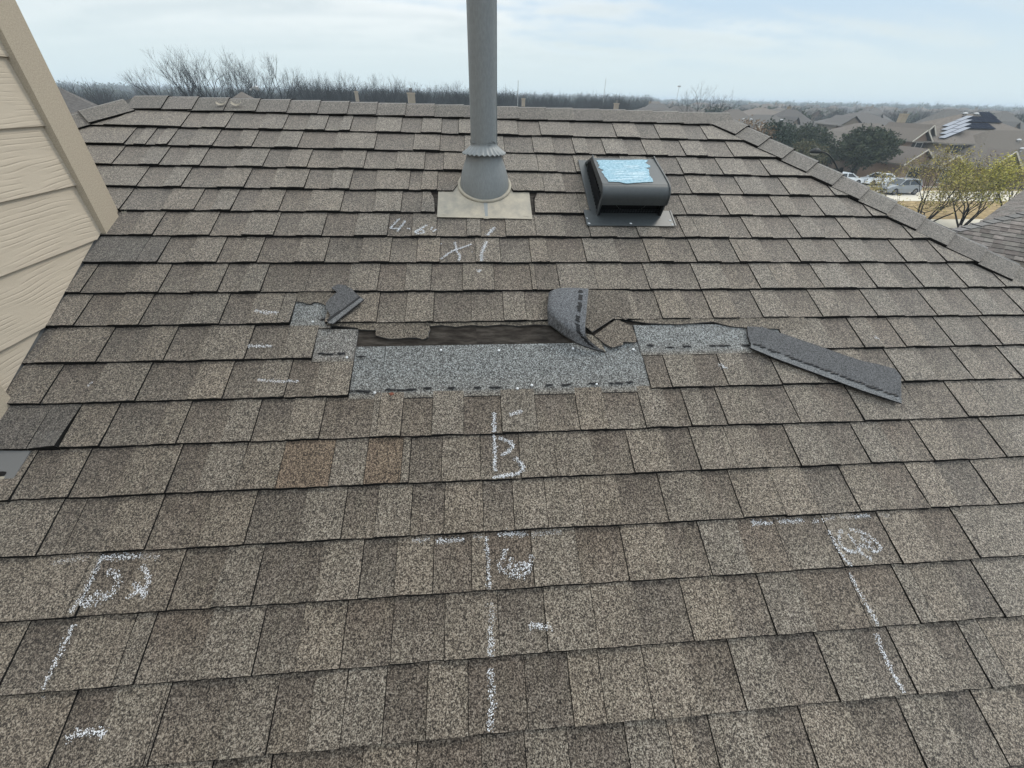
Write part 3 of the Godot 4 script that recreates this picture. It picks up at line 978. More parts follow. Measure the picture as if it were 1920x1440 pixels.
func build_dormer(house: Node3D) -> void:
	var core := MB.new()
	core.box(Vector3(-2.93, 9.3, 0.30), Vector3(2.98, 4.4, 4.26))
	var wall := part("dormer_wall", core, M.trim, house)
	var zc := -1.746
	var zend := 2.40
	for k in range(-11, 14):
		var yb := 9.0 - 0.1055 - 0.1797 * k
		var yt := yb + 0.186
		var q := PackedVector2Array()     # (z, y)
		var zs := func(y: float) -> float: return maxf(zc, -1.743 - (y - 0.028 - (9.0 - 0.477)) / 0.4911)
		var zt: float = zs.call(yt)
		var zb: float = zs.call(yb)
		if zt >= zend - 0.02: continue
		if zt > zc:
			q.append(Vector2(zt, yt))
		else:
			q.append(Vector2(zc, yt))
			if zb > zc: q.append(Vector2(zc, roof_y(zc) + 0.028))
		zb = minf(zb, zend)
		q.append(Vector2(zb, yb)); q.append(Vector2(zend, yb)); q.append(Vector2(zend, yt))
		var mb := MB.new()
		var uo := Vector2(rng.randf() * 3.0, rng.randf() * 3.0)
		var P := []
		for a in q:
			var t := (a.y - yb) / 0.186
			P.append(Vector3(lerpf(-1.4035, -1.4125, t), a.y, a.x))
		for i in range(1, P.size() - 1):
			mb.tri(P[0], P[i], P[i + 1], Color.WHITE, uo + Vector2(q[0].x, -q[0].y), uo + Vector2(q[i].x, -q[i].y), uo + Vector2(q[i + 1].x, -q[i + 1].y))
			if mb.N[-1].x < 0:
				for j in range(mb.N.size() - 3, mb.N.size()): mb.N[j] = -mb.N[j]
				var s := mb.V.size()
				var tv := mb.V[s - 1]; mb.V[s - 1] = mb.V[s - 2]; mb.V[s - 2] = tv
				var tu := mb.U[s - 1]; mb.U[s - 1] = mb.U[s - 2]; mb.U[s - 2] = tu
		# bottom lip
		mb.quad(Vector3(-1.4125, yb, zb), Vector3(-1.4125, yb, zend), Vector3(-1.4035, yb, zend), Vector3(-1.4035, yb, zb), Color.WHITE)
		part("siding_board", mb, M.siding, wall)
	# corner boards, cut to the slope at the foot
	for d in [[-1.840, -1.743, -1.430, -1.387, 0.016], [-1.862, -1.8405, -1.52, -1.3965, 0.020]]:
		var mb := MB.new()
		var z0: float = d[0]; var z1: float = d[1]; var x0: float = d[2]; var x1: float = d[3]
		var y0 := roof_y(z0) + float(d[4]); var y1 := roof_y(z1) + float(d[4])
		var T := 11.45
		mb.quad(Vector3(x1, y1, z1), Vector3(x1, y0, z0), Vector3(x1, T, z0), Vector3(x1, T, z1), Color.WHITE)
		mb.quad(Vector3(x0, y1, z1), Vector3(x1, y1, z1), Vector3(x1, T, z1), Vector3(x0, T, z1), Color.WHITE)
		mb.quad(Vector3(x1, y0, z0), Vector3(x0, y0, z0), Vector3(x0, T, z0), Vector3(x1, T, z0), Color.WHITE)
		mb.quad(Vector3(x0, y0, z0), Vector3(x1, y0, z0), Vector3(x1, y1, z1), Vector3(x0, y1, z1), Color.WHITE)
		part("corner_board", mb, M.trim, wall)
	var tb := MB.new()
	var ya := roof_y(-1.112) + 0.01
	tb.quad(Vector3(-1.383, roof_y(-0.99), -0.99), Vector3(-1.383, ya, -1.112), Vector3(-1.383, 11.45, -1.112), Vector3(-1.383, 11.45, -0.99), Color.WHITE)
	tb.quad(Vector3(-1.383, ya, -1.112), Vector3(-1.42, ya, -1.112), Vector3(-1.42, 11.45, -1.112), Vector3(-1.383, 11.45, -1.112), Color.WHITE)
	tb.quad(Vector3(-1.42, roof_y(-0.99), -0.99), Vector3(-1.383, roof_y(-0.99), -0.99), Vector3(-1.383, 11.45, -0.99), Vector3(-1.42, 11.45, -0.99), Color.WHITE)
	part("trim_board", tb, M.trim, wall)
	# metal flashing behind the cut foot of the siding
	var fm := MB.new()
	fm.quad(Vector3(-1.4145, roof_y(2.3), 2.3), Vector3(-1.4145, roof_y(-1.74), -1.74), Vector3(-1.4145, roof_y(-1.74) + 0.06, -1.74), Vector3(-1.4145, roof_y(2.3) + 0.06, 2.3), Color.WHITE)
	part("wall_flashing", fm, M.step, wall)
	var cm := MB.new()
	for i in 7:
		var c := Vector3(-1.386 + rng.randf() * 0.02, 0, -1.87 + rng.randf() * 0.03)
		c.y = roof_y(c.z) + 0.012 + rng.randf() * 0.01
		cm.box(c, Vector3(0.008, 0.006, 0.012) * rng.randf_range(0.6, 1.3), Color.WHITE, Basis.from_euler(Vector3(rng.randf(), rng.randf() * 3.0, rng.randf())))
	part("broken_caulk", cm, M.putty, wall)

func build_house() -> void:
	var house := thing("house", "house under the camera with tan shingle roof, blown-off patch and beige sided dormer wall", "house")
	var deck := MB.new()
	var inv := RT.affine_inverse()
	var vr := -2.356
	var L := Vector3(-1.615, -0.004, vr)
	var R := Vector3(1.335, -0.004, vr)
	var FR := R + Vector3(0.864, 0, 1.0) * 4.60
	var FL := L + Vector3(-1.10, 0, 1.0) * 4.60
	deck.quad(FL, FR, R, L, BLACK)
	var wr := RT * R
	var wl := RT * L
	var wfr := RT * FR
	var wfl := RT * FL
	var bfr := Vector3(wfr.x, wfr.y, 2.0 * wr.z - wfr.z)
	var bfl := Vector3(wfl.x, wfl.y, 2.0 * wl.z - wfl.z)
	var rc := Color(0.36, 0.32, 0.28)
	deck.quad(FR, inv * bfr, R, R + Vector3(0.0001, 0, 0), rc)
	deck.quad(inv * bfl, FL, L, L - Vector3(0.0001, 0, 0), rc)
	deck.quad(inv * bfr, inv * bfl, L, R, rc)
	var roof := part("roof", deck, M.granule, house)
	roof.transform = RT
	var walls := MB.new()
	var ey := wfr.y - 0.15
	walls.box(Vector3((wfl.x + wfr.x) * 0.5, ey * 0.5, wr.z), Vector3(wfr.x - wfl.x - 0.9, ey, (wfr.z - wr.z) * 2.0 - 0.9))
	part("wall", walls, M.trim, house)
	build_courses(roof)
	build_caps(roof)
	build_damage(roof)
	build_chalk(roof)
	var fl := MB.new()
	fl.sheet(pts("-1400,-497 -1250,-490 -1254,-404 -1400,-400"), 0.0105, 0, 0.03, 0.003, Color.WHITE, Color.WHITE)
	part("step_flashing", fl, M.step, roof)
	fl = MB.new()
	blob(fl, Vector2(-1.292, -0.425), 0.016, 0.008, 0.0145)
	part("sealant_dab", fl, M.sealant, roof)
	fl = MB.new()
	blob(fl, Vector2(-1.288, -0.413), 0.014, 0.006, 0.0142)
	part("putty_dab", fl, M.putty, roof)
	build_dormer(house)

# ------------------------------------------------------------------ pipe and vent on the roof
func build_pipe() -> void:
	var foot := RT * Vector3(0.053, 0.0, -1.68)
	var t := thing("vent_pipe", "tall grey metal flue pipe with crimped storm collar and cone boot on the roof", "pipe", Transform3D(Basis.IDENTITY, foot))
	var inv := Transform3D(Basis.IDENTITY, foot).affine_inverse() * RT       # roof frame -> thing
	var rc := inv * Vector3(0.053, 0.010, -1.68)
	var bx := RT.basis * Vector3(1, 0, 0)
	var bz := RT.basis * Vector3(0, 0, 1)
	var bn := RT.basis * Vector3(0, 1, 0)
	var NS := 48
	# plate under the boot
	var mb := MB.new()
	var p := [Vector3(-0.020, 0.0035, -1.790), Vector3(0.130, 0.0035, -1.790), Vector3(0.176, 0.0045, -1.642), Vector3(-0.086, 0.0045, -1.642), Vector3(0.247, 0.0105, -1.458), Vector3(-0.150, 0.0105, -1.466), Vector3(-0.150, 0.0045, -1.642), Vector3(0.249, 0.0045, -1.642)]
	for i in p.size(): p[i] = inv * p[i]
	var d := bn * 0.0022
	mb.quad(p[3] + d, p[2] + d, p[1] + d, p[0] + d, Color.WHITE)
	mb.quad(p[5] + d, p[4] + d, p[7] + d, p[6] + d, Color.WHITE)
	mb.quad(p[5], p[4], p[4] + d, p[5] + d, Color.WHITE)
	mb.quad(p[6], p[5], p[5] + d, p[6] + d, Color.WHITE)
	mb.quad(p[4], p[7], p[7] + d, p[4] + d, Color.WHITE)
	var plate := part("flashing_plate", mb, M.plate, t)
	# dark drip stain down the middle and three putty covered nails
	mb = MB.new()
	var st := func(a: Vector2, b: Vector2, c: Vector2, e: Vector2) -> void:
		var hh := func(q: Vector2) -> Vector3: return inv * Vector3(q.x, 0.0072 + (q.y + 1.64) * 0.033, q.y)
		mb.quad(hh.call(a), hh.call(b), hh.call(c), hh.call(e), Color.WHITE)
	st.call(Vector2(0.049, -1.470), Vector2(0.060, -1.470), Vector2(0.062, -1.58), Vector2(0.044, -1.58))
	part("drip_stain", mb, M.plate_stain, plate)
	for q in [Vector2(-0.122, -1.480), Vector2(0.054, -1.466), Vector2(0.226, -1.476)]:
		mb = MB.new()
		var b2 := MB.new()
		blob(b2, q, 0.020, 0.008, 0.0145)
		for i in b2.V.size(): mb.put(inv * b2.V[i], RT.basis * b2.N[i], b2.U[i], Color.WHITE)
		part("sealed_nail", mb, M.putty, plate)
	# black mastic gaps either side of the plate
	for q in ["-190,-1640 -150,-1640 -151,-1468 -160,-1466", "249,-1640 292,-1640 264,-1605 262,-1458 249,-1460"]:
		mb = MB.new()
		var b2 := MB.new()
		b2.sheet(pts(q), 0.0042, 0, 0.02, 0.003, Color.WHITE, Color.WHITE)
		for i in b2.V.size(): mb.put(inv * b2.V[i], RT.basis * b2.N[i], b2.U[i], Color.WHITE)
		part("mastic", mb, M.felt, t)
	# boot: a cone lofted from a circle lying on the slope to a level circle
	var rings := []
	for i in 13:
		var s := i / 12.0
		var ring := []
		for j in NS:
			var a := TAU * j / NS
			var lo := rc + (bx * cos(a) - bz * sin(a)) * 0.106 + bn * 0.004
			var hi := Vector3(cos(a), 0, -sin(a)) * 0.069 + Vector3(0, 0.142, 0)
			ring.append(lo.lerp(hi, s) + (lo - rc).normalized() * 0.010 * sin(PI * s) * (1.0 - s))
		rings.append(ring)
	mb = MB.new()
	mb.loft(rings, true, Color.WHITE)
	var cone := part("cone_boot", mb, M.pipe, t)
	mb = MB.new()
	var bead := []
	for k in 7:
		var b := PI * k / 6.0
		var ring := []
		for j in NS:
			var a := TAU * j / NS
			ring.append(rc + (bx * cos(a) - bz * sin(a)) * (0.1115 + 0.0075 * cos(b)) + bn * (0.0005 + 0.0075 * sin(b)))
		bead.append(ring)
	mb.loft(bead, true, Color.WHITE)
	part("rolled_rim", mb, M.plate, cone)
	# collar with pleats
	rings = []
	var prof := [[0.0915, 0.1330, 1.0], [0.0900, 0.1350, 1.0], [0.0760, 0.1450, 0.55], [0.0640, 0.1560, 0.2], [0.0565, 0.1635, 0.0], [0.0565, 0.1720, 0.0]]
	for q in prof:
		var ring := []
		for j in 120:
			var a := TAU * j / 120
			var w := cos(a * 26.0)
			ring.append(Vector3(cos(a) * (q[0] + 0.0018 * w * q[2]), q[1] + 0.0030 * w * q[2], -sin(a) * (q[0] + 0.0018 * w * q[2])))
		rings.append(ring)
	mb = MB.new()
	mb.loft(rings, true, Color.WHITE)
	var under := []
	for i in [2, 0]:
		var ring := []
		for j in 120: ring.append(rings[i][j] + Vector3(0, -0.0012, 0))
		under.append(ring)
	mb.loft(under, true, Color.WHITE)
	part("storm_collar", mb, M.pipe, t)
	mb = MB.new()      # smeared sealant on the collar's neck
	for j in 34:
		var a := rng.randf() * TAU
		var c := Vector3(cos(a), 0, -sin(a)) * 0.0562 + Vector3(0, 0.172 + rng.randf_range(-0.004, 0.010), 0)
		mb.box(c, Vector3(0.003, 0.004, 0.014) * rng.randf_range(0.5, 1.2), Color.WHITE, Basis(Vector3.UP, a))
	part("collar_sealant", mb, M.pipe, t)
	# the pipe itself, with a lock seam, and the cap above the frame
	rings = []
	for q in [[0.0545, 0.10], [0.0545, 0.62], [0.0545, 1.45]]:
		var ring := []
		for j in 64:
			var a := TAU * j / 64
			ring.append(Vector3(cos(a) * q[0], q[1], -sin(a) * q[0]))
		rings.append(ring)
	mb = MB.new()
	mb.loft(rings, true, Color.WHITE)
	part("pipe", mb, M.pipe, t)
	mb = MB.new()
	mb.box(Vector3(0.0535, 0.8, 0.012), Vector3(0.004, 1.28, 0.006), Color.WHITE)
	part("lock_seam", mb, M.pipe, t)
	rings = []
	for q in [[0.09, 1.42], [0.095, 1.46], [0.095, 1.53], [0.085, 1.56], [0.02, 1.60], [0.001, 1.603]]:
		var ring := []
		for j in 40:
			var a := TAU * j / 40
			ring.append(Vector3(cos(a) * q[0], q[1], -sin(a) * q[0]))
		rings.append(ring)
	mb = MB.new()
	mb.loft(rings, true, Color.WHITE)
	part("rain_cap", mb, M.pipe, t)

func build_box_vent() -> void:
	var o := Vector3(0.668, 0.0, -1.50)
	var t := thing("box_vent", "squat black metal box vent on the roof with light blue paint on top", "vent", RT * Transform3D(Basis.IDENTITY, o))
	var mb := MB.new()
	# flange: front apron and side strips, edges hemmed
	mb.box(Vector3(0.0, 0.0155, 0.036), Vector3(0.390, 0.0022, 0.098), Color.WHITE)
	mb.box(Vector3(-0.010, 0.0155, -0.190), Vector3(0.316, 0.0022, 0.354), Color.WHITE)
	mb.box(Vector3(-0.192, 0.0170, 0.036), Vector3(0.006, 0.004, 0.098), Color.WHITE)
	mb.box(Vector3(0.192, 0.0170, 0.036), Vector3(0.006, 0.004, 0.098), Color.WHITE)
	mb.box(Vector3(-0.166, 0.0170, -0.190), Vector3(0.006, 0.004, 0.354), Color.WHITE)
	var fl := part("flange", mb, M.vent, t)
	for q in [Vector3(-0.184, 0.018, 0.072), Vector3(-0.190, 0.018, 0.040), Vector3(-0.003, 0.018, 0.070), Vector3(0.180, 0.018, 0.074), Vector3(0.176, 0.018, 0.050)]:
		var b := MB.new()
		blob(b, Vector2(q.x, q.z), 0.0065, 0.005, 0.0195)
		part("fixing_screw", b, M.nail, fl)
	# hood section (v, w) from the back to the front lip
	var sec := [Vector2(-0.345, 0.014), Vector2(-0.236, 0.110)]
	var n := 10
	sec.append(Vector2(-0.06, 0.134))
	sec.append(Vector2(-0.018, 0.1382))
	for i in n + 1:
		var a := PI * 0.5 * i / n
		sec.append(Vector2(-0.018 + 0.044 * sin(a), 0.1375 - 0.044 + 0.044 * cos(a) - (0.006 if i == n else 0.0)))
	sec.append(Vector2(0.026, 0.074))
	var wl := -0.141
	var wr := 0.141
	mb = MB.new()
	for i in sec.size() - 1:
		var a: Vector2 = sec[i]; var b: Vector2 = sec[i + 1]
		var A := Vector3(wl, b.y, b.x); var B := Vector3(wr, b.y, b.x); var C2 := Vector3(wr, a.y, a.x); var D := Vector3(wl, a.y, a.x)
		var f := func(k: int) -> Vector3:
			var p0: Vector2 = sec[maxi(k - 1, 0)]; var p1: Vector2 = sec[mini(k + 1, sec.size() - 1)]
			var tt := (p1 - p0).normalized()
			return Vector3(0, tt.x, -tt.y)
		var na: Vector3 = f.call(i); var nb: Vector3 = f.call(i + 1)
		if i < 2:
			var nn := Vector3(0, (b - a).normalized().x, -(b - a).normalized().y)
			na = nn; nb = nn
		mb.tri_n(A, B, C2, nb, nb, na, Color.WHITE)
		mb.tri_n(A, C2, D, nb, na, na, Color.WHITE)
	mb.box(Vector3(0, 0.0745, 0.0235), Vector3(0.282, 0.004, 0.006), Color.WHITE)
	# standing seams where top and sides are folded together
	for x in [wl, wr]:
		for i in range(1, sec.size() - 1):
			var a: Vector2 = sec[i]; var b: Vector2 = sec[i + 1]
			var m := (a + b) * 0.5
			var ang := atan2(b.y - a.y, b.x - a.x)
			mb.box(Vector3(x, m.y + 0.001, m.x), Vector3(0.005, 0.006, a.distance_to(b) + 0.002), Color.WHITE, Basis(Vector3.RIGHT, -ang))
	part("hood", mb, M.vent, t)
	# sides: framed panel, slanting black bars painted in for the shaded slots
	for s in [-1, 1]:
		var x: float = 0.139 * s
		mb = MB.new()
		var out := PackedVector2Array()
		out.append(Vector2(-0.340, 0.014)); out.append(Vector2(-0.236, 0.109))
		for i in range(2, sec.size()): out.append(sec[i] - Vector2(0.001, 0.001))
		out.append(Vector2(0.020, 0.014))
		var ids := Geometry2D.triangulate_polygon(out)
		for i in range(0, ids.size(), 3):
			var q := []
			for k in 3: q.append(Vector3(x - 0.004 * s, out[ids[i + k]].y, out[ids[i + k]].x))
			mb.tri(q[0], q[1], q[2], Color.WHITE)
		var pan := part("side_panel", mb, M.vent, t)
		mb = MB.new()
		# rim of the side
		for e in [[Vector2(-0.336, 0.018), Vector2(0.02, 0.018), 0.010], [Vector2(-0.25, 0.100), Vector2(0.0, 0.122), 0.030], [Vector2(0.012, 0.016), Vector2(0.012, 0.110), 0.022], [Vector2(-0.334, 0.020), Vector2(-0.245, 0.104), 0.012]]:
			var a: Vector2 = e[0]; var b: Vector2 = e[1]
			var m := (a + b) * 0.5
			mb.box(Vector3(x, m.y, m.x), Vector3(0.004, e[2], a.distance_to(b)), Color.WHITE, Basis(Vector3.RIGHT, -atan2(b.y - a.y, b.x - a.x)))
		part("side_rim", mb, M.vent, pan)
		for i in 13:
			var v := -0.282 + i * 0.0225
			mb = MB.new()
			var hh := minf(0.062, 0.02 + (v + 0.31) * 0.7)
			mb.box(Vector3(x - 0.0012 * s, 0.024 + hh * 0.5, v + 0.004), Vector3(0.007, hh * 1.15, 0.009), Color.WHITE, Basis(Vector3.RIGHT, -0.45))
			part("shaded_slot", mb, M.vent_dark, pan)
	# dark mouth with mesh
	mb = MB.new()
	mb.quad(Vector3(-0.137, 0.014, -0.02), Vector3(0.137, 0.014, -0.02), Vector3(0.137, 0.080, -0.02), Vector3(-0.137, 0.080, -0.02), Color.WHITE)
	mb.quad(Vector3(-0.137, 0.016, 0.018), Vector3(0.137, 0.016, 0.018), Vector3(0.137, 0.016, -0.02), Vector3(-0.137, 0.016, -0.02), Color.WHITE)
	var mouth := part("dark_mouth", mb, M.vent_dark, t)
	mb = MB.new()
	for i in 23: mb.box(Vector3(-0.132 + i * 0.012, 0.045, 0.004), Vector3(0.0014, 0.062, 0.0014), Color.WHITE)
	for i in 6: mb.box(Vector3(0, 0.020 + i * 0.011, 0.004), Vector3(0.272, 0.0014, 0.0014), Color.WHITE)
	for x in [-0.134, 0.134]: mb.box(Vector3(x, 0.045, 0.014), Vector3(0.008, 0.062, 0.012), Color.WHITE)
	part("bird_mesh", mb, M.vent_dark, mouth)
	mb = MB.new()
	for i in 13:
		var a := PI * (1.08 + 0.84 * i / 12.0)
		mb.box(Vector3(cos(a) * 0.066, 0.068 + sin(a) * 0.040, 0.006), Vector3(0.007, 0.0020, 0.002), Color.WHITE, Basis(Vector3(0, 0, 1), a + PI * 0.5))
	part("duct_ring", mb, M.vent, mouth)
	# brushed blue paint on top
	mb = MB.new()
	var poly := PackedVector2Array()
	for q in pts("525,-1656 549,-1661 590,-1661 636,-1662 692,-1665 707,-1669 760,-1668 752,-1654 741,-1644 755,-1624 751,-1610 729,-1603 739,-1592 732,-1552 731,-1530 734,-1515 727,-1500 669,-1493 613,-1486 581,-1496 540,-1498 541,-1511 534,-1521 528,-1569 539,-1580 522,-1599 530,-1618 528,-1636"):
		var v := remap(q.y, -1.668, -1.486, -1.726, -1.520)
		poly.append(Vector2(q.x + 0.014 - o.x, v - o.z))
	# many narrow brush tongues along the edge
	var rough := PackedVector2Array()
	for i in poly.size():
		var a := poly[i]
		var b := poly[(i + 1) % poly.size()]
		for k in 4:
			rough.append(a.lerp(b, k / 4.0) + Vector2(rng.randf_range(-0.003, 0.003), rng.randf_range(-0.0015, 0.0015)))
	if Geometry2D.triangulate_polygon(rough).is_empty(): rough = poly
	var c := Vector2.ZERO
	for q in rough: c += q / rough.size()
	mb.sheet(rough, 0.110 + (c.y + 0.236) * 0.1364 + 0.0012, 0.0, 0.1364, 0.0008, Color.WHITE, Color.WHITE)
	var paint := part("paint_patch", mb, M.blue, t)
	for i in 22:      # paler brush strokes
		mb = MB.new()
		var v := rng.randf_range(-0.212, -0.030)
		var u0 := rng.randf_range(-0.115, 0.02)
		var u1 := minf(u0 + rng.randf_range(0.03, 0.13), 0.070)
		var w := rng.randf_range(0.0012, 0.0035)
		var n2 := 6
		for k in n2:
			var a := lerpf(u0, u1, k / float(n2)); var b := lerpf(u0, u1, (k + 1) / float(n2))
			var va := v + 0.003 * sin(k * 1.3 + i); var vb := v + 0.003 * sin((k + 1) * 1.3 + i)
			var hh := func(q: float) -> float: return 0.110 + (q + 0.236) * 0.1364 + 0.0019
			mb.quad(Vector3(a, hh.call(va + w), va + w), Vector3(b, hh.call(vb + w), vb + w), Vector3(b, hh.call(vb), vb), Vector3(a, hh.call(va), va), Color.WHITE)
		part("paint_stroke", mb, M.blue_pale, paint)

func build_chips() -> void:
	for d in [[-1.198, "curled tan bark chip on the ridge, left of a pair"], [-1.129, "curled tan bark chip on the ridge, right of a pair"]]:
		var t := thing("bark_chip", d[1], "bark chip", RT * Transform3D(Basis(Vector3.UP, rng.randf_range(-0.4, 0.4)), Vector3(d[0], 0.020, -2.245)), "chips on the ridge")
		var rings := []
		for i in 6:
			var row := []
			for j in 9:
				var a := PI * (1.0 + j / 8.0)
				var r := 0.016 * (1.0 - 0.5 * absf(i / 5.0 - 0.5))
				row.append(Vector3(cos(a) * 0.020 + (0.006 if j == 8 else 0.0), 0.014 + sin(a) * r, (i / 5.0 - 0.5) * 0.016))
			rings.append(row)
		var mb := MB.new()
		mb.loft(rings, false, Color.WHITE)
		part("shell", mb, M.putty, t)
	var lf := thing("dead_leaf", "tiny reddish brown dead leaf below the bare grey strip", "leaf", RT * Transform3D(Basis.IDENTITY, Vector3(-0.272, 0.009, -0.640)))
	var lm := MB.new()
	blob(lm, Vector2.ZERO, 0.009, 0.006, 0.004)
	part("blade", lm, M.dead_leaf, lf)
	var w := thing("white_scrap", "small white crumpled scrap on the far side of the ridge top", "litter", RT * Transform3D(Basis.IDENTITY, Vector3(-1.07, 0.022, -2.375)))
	var mb := MB.new()
	for i in 7:
		mb.box(Vector3(rng.randf_range(-0.02, 0.02), 0.004 + rng.randf() * 0.012, rng.randf_range(-0.008, 0.008)), Vector3(0.016, 0.006, 0.010) * rng.randf_range(0.6, 1.2), Color.WHITE, Basis.from_euler(Vector3(rng.randf() * 2, rng.randf() * 3, rng.randf() * 2)))
	part("scrap", mb, M.nail, w)

# ------------------------------------------------------------------ neighbouring houses
const ROOFS := [Color(0.185, 0.162, 0.142), Color(0.168, 0.154, 0.142), Color(0.200, 0.172, 0.148), Color(0.150, 0.140, 0.132)]
const WALLS := [Color(0.26, 0.205, 0.160), Color(0.30, 0.26, 0.21), Color(0.22, 0.165, 0.13), Color(0.34, 0.30, 0.25)]

# hip or gable roof over x0..x1, z0..z1; gable: 0 hip, 1 gable ends along x, 2 gable facing z
func roof_mesh(mb: MB, x0: float, x1: float, z0: float, z1: float, e: float, r: float, kind: int, col: Color) -> void:
	var o := 0.45
	x0 -= o; x1 += o; z0 -= o; z1 += o
	var A := Vector3(x0, e, z1); var B := Vector3(x1, e, z1); var C := Vector3(x1, e, z0); var D := Vector3(x0, e, z0)
	var P: Vector3; var Q: Vector3
	if x1 - x0 >= z1 - z0 and kind != 2 or kind == 1:
		var i := 0.0 if kind == 1 else minf((z1 - z0) * 0.5, (x1 - x0) * 0.5)
		P = Vector3(x0 + i, r, (z0 + z1) * 0.5); Q = Vector3(x1 - i, r, (z0 + z1) * 0.5)
		mb.quad(A, B, Q, P, col); mb.quad(C, D, P, Q, col)
		if kind != 1:
			mb.tri(B, C, Q, col, Vector2(0, 0), Vector2(4, 0), Vector2(2, 3)); mb.tri(D, A, P, col, Vector2(0, 0), Vector2(4, 0), Vector2(2, 3))
	else:
		var i := 0.0 if kind == 2 else minf((x1 - x0) * 0.5, (z1 - z0) * 0.5)
		P = Vector3((x0 + x1) * 0.5, r, z1 - i); Q = Vector3((x0 + x1) * 0.5, r, z0 + i)
		mb.quad(B, C, Q, P, col); mb.quad(D, A, P, Q, col)
		if kind != 2:
			mb.tri(A, B, P, col, Vector2(0, 0), Vector2(4, 0), Vector2(2, 3)); mb.tri(C, D, Q, col, Vector2(0, 0), Vector2(4, 0), Vector2(2, 3))
	# fascia
	var f := Vector3(0, -0.18, 0)
	for s in [[A, B], [B, C], [C, D], [D, A]]: mb.quad(s[0] + f, s[1] + f, s[1], s[0], Color(0.32, 0.29, 0.25))

func wall_mesh(mb: MB, x0: float, x1: float, z0: float, z1: float, e: float, r: float, kind: int, col: Color) -> void:
	mb.box(Vector3((x0 + x1) * 0.5, e * 0.5, (z0 + z1) * 0.5), Vector3(x1 - x0, e, z1 - z0), col)
	if kind == 2:
		var m := (x0 + x1) * 0.5
		var rr := r - 0.25
		mb.tri(Vector3(x0, e, z1), Vector3(x1, e, z1), Vector3(m, rr, z1), col, Vector2(x0, 0), Vector2(x1, 0), Vector2(m, 1.5))
		mb.tri(Vector3(x1, e, z0), Vector3(x0, e, z0), Vector3(m, rr, z0), col)
	if kind == 1:
		var m := (z0 + z1) * 0.5
		mb.tri(Vector3(x1, e, z1), Vector3(x1, e, z0), Vector3(x1, r - 0.25, m), col)
		mb.tri(Vector3(x0, e, z0), Vector3(x0, e, z1), Vector3(x0, r - 0.25, m), col)

func gable_trim(parent: Node, x0: float, x1: float, z: float, e: float, r: float) -> void:
	var mb := MB.new()
	var m := (x0 + x1) * 0.5
	for s in [[Vector3(x0 - 0.45, e, z), Vector3(m, r, z)], [Vector3(x1 + 0.45, e, z), Vector3(m, r, z)]]:
		var a: Vector3 = s[0]; var b: Vector3 = s[1]
		var d := b - a
		mb.box((a + b) * 0.5 + Vector3(0, -0.10, 0.47), Vector3(d.length(), 0.15, 0.06), Color.WHITE, Basis(Vector3(0, 0, 1), atan2(d.y, d.x)))
	part("gable_trim", mb, M.white_trim, parent)

func window_(parent: Node, c: Vector3, w: float, h: float, shutters := false) -> void:
	var mb := MB.new()
	mb.box(c, Vector3(w + 0.2, h + 0.2, 0.08))
	var f := part("window", mb, M.far_frame, parent)
	mb = MB.new()
	mb.box(c + Vector3(-w * 0.25, 0, 0.05), Vector3(w * 0.46, h, 0.04)); mb.box(c + Vector3(w * 0.25, 0, 0.05), Vector3(w * 0.46, h, 0.04))
	part("pane", mb, M.far_glass, f)
	if shutters:
		for s in [-1, 1]:
			mb = MB.new()
			mb.box(c + Vector3(s * (w * 0.5 + 0.35), 0, 0.02), Vector3(0.42, h + 0.2, 0.07))
			part("shutter", mb, M.shutter, f)

func chimney(parent: Node, c: Vector3, s: Vector3, col := Color(0.34, 0.29, 0.22)) -> void:
	var mb := MB.new()
	mb.box(c, s, col)
	mb.box(c + Vector3(0, s.y * 0.5 + 0.06, 0), Vector3(s.x + 0.10, 0.12, s.z + 0.10), col * 1.1)
	mb.box(c + Vector3(0, s.y * 0.5 + 0.30, 0), Vector3(s.x * 0.45, 0.34, s.z * 0.45), Color(0.2, 0.2, 0.2))
	part("chimney", mb, M.far_wall, parent)

func roof_vent(parent: Node, p: Vector3, r := 0.26) -> void:
	var mb := MB.new()
	var rings := []
	for q in [[0.5, -0.2], [0.5, 0.35], [1.0, 0.36], [1.05, 0.5], [0.8, 0.68], [0.02, 0.74]]:
		var ring := []
		for j in 10: ring.append(p + Vector3(cos(TAU * j / 10) * q[0] * r, q[1] * 0.6, -sin(TAU * j / 10) * q[0] * r))
		rings.append(ring)
	mb.loft(rings, true, Color.WHITE)
	part("roof_vent", mb, M.vent_cap, parent)

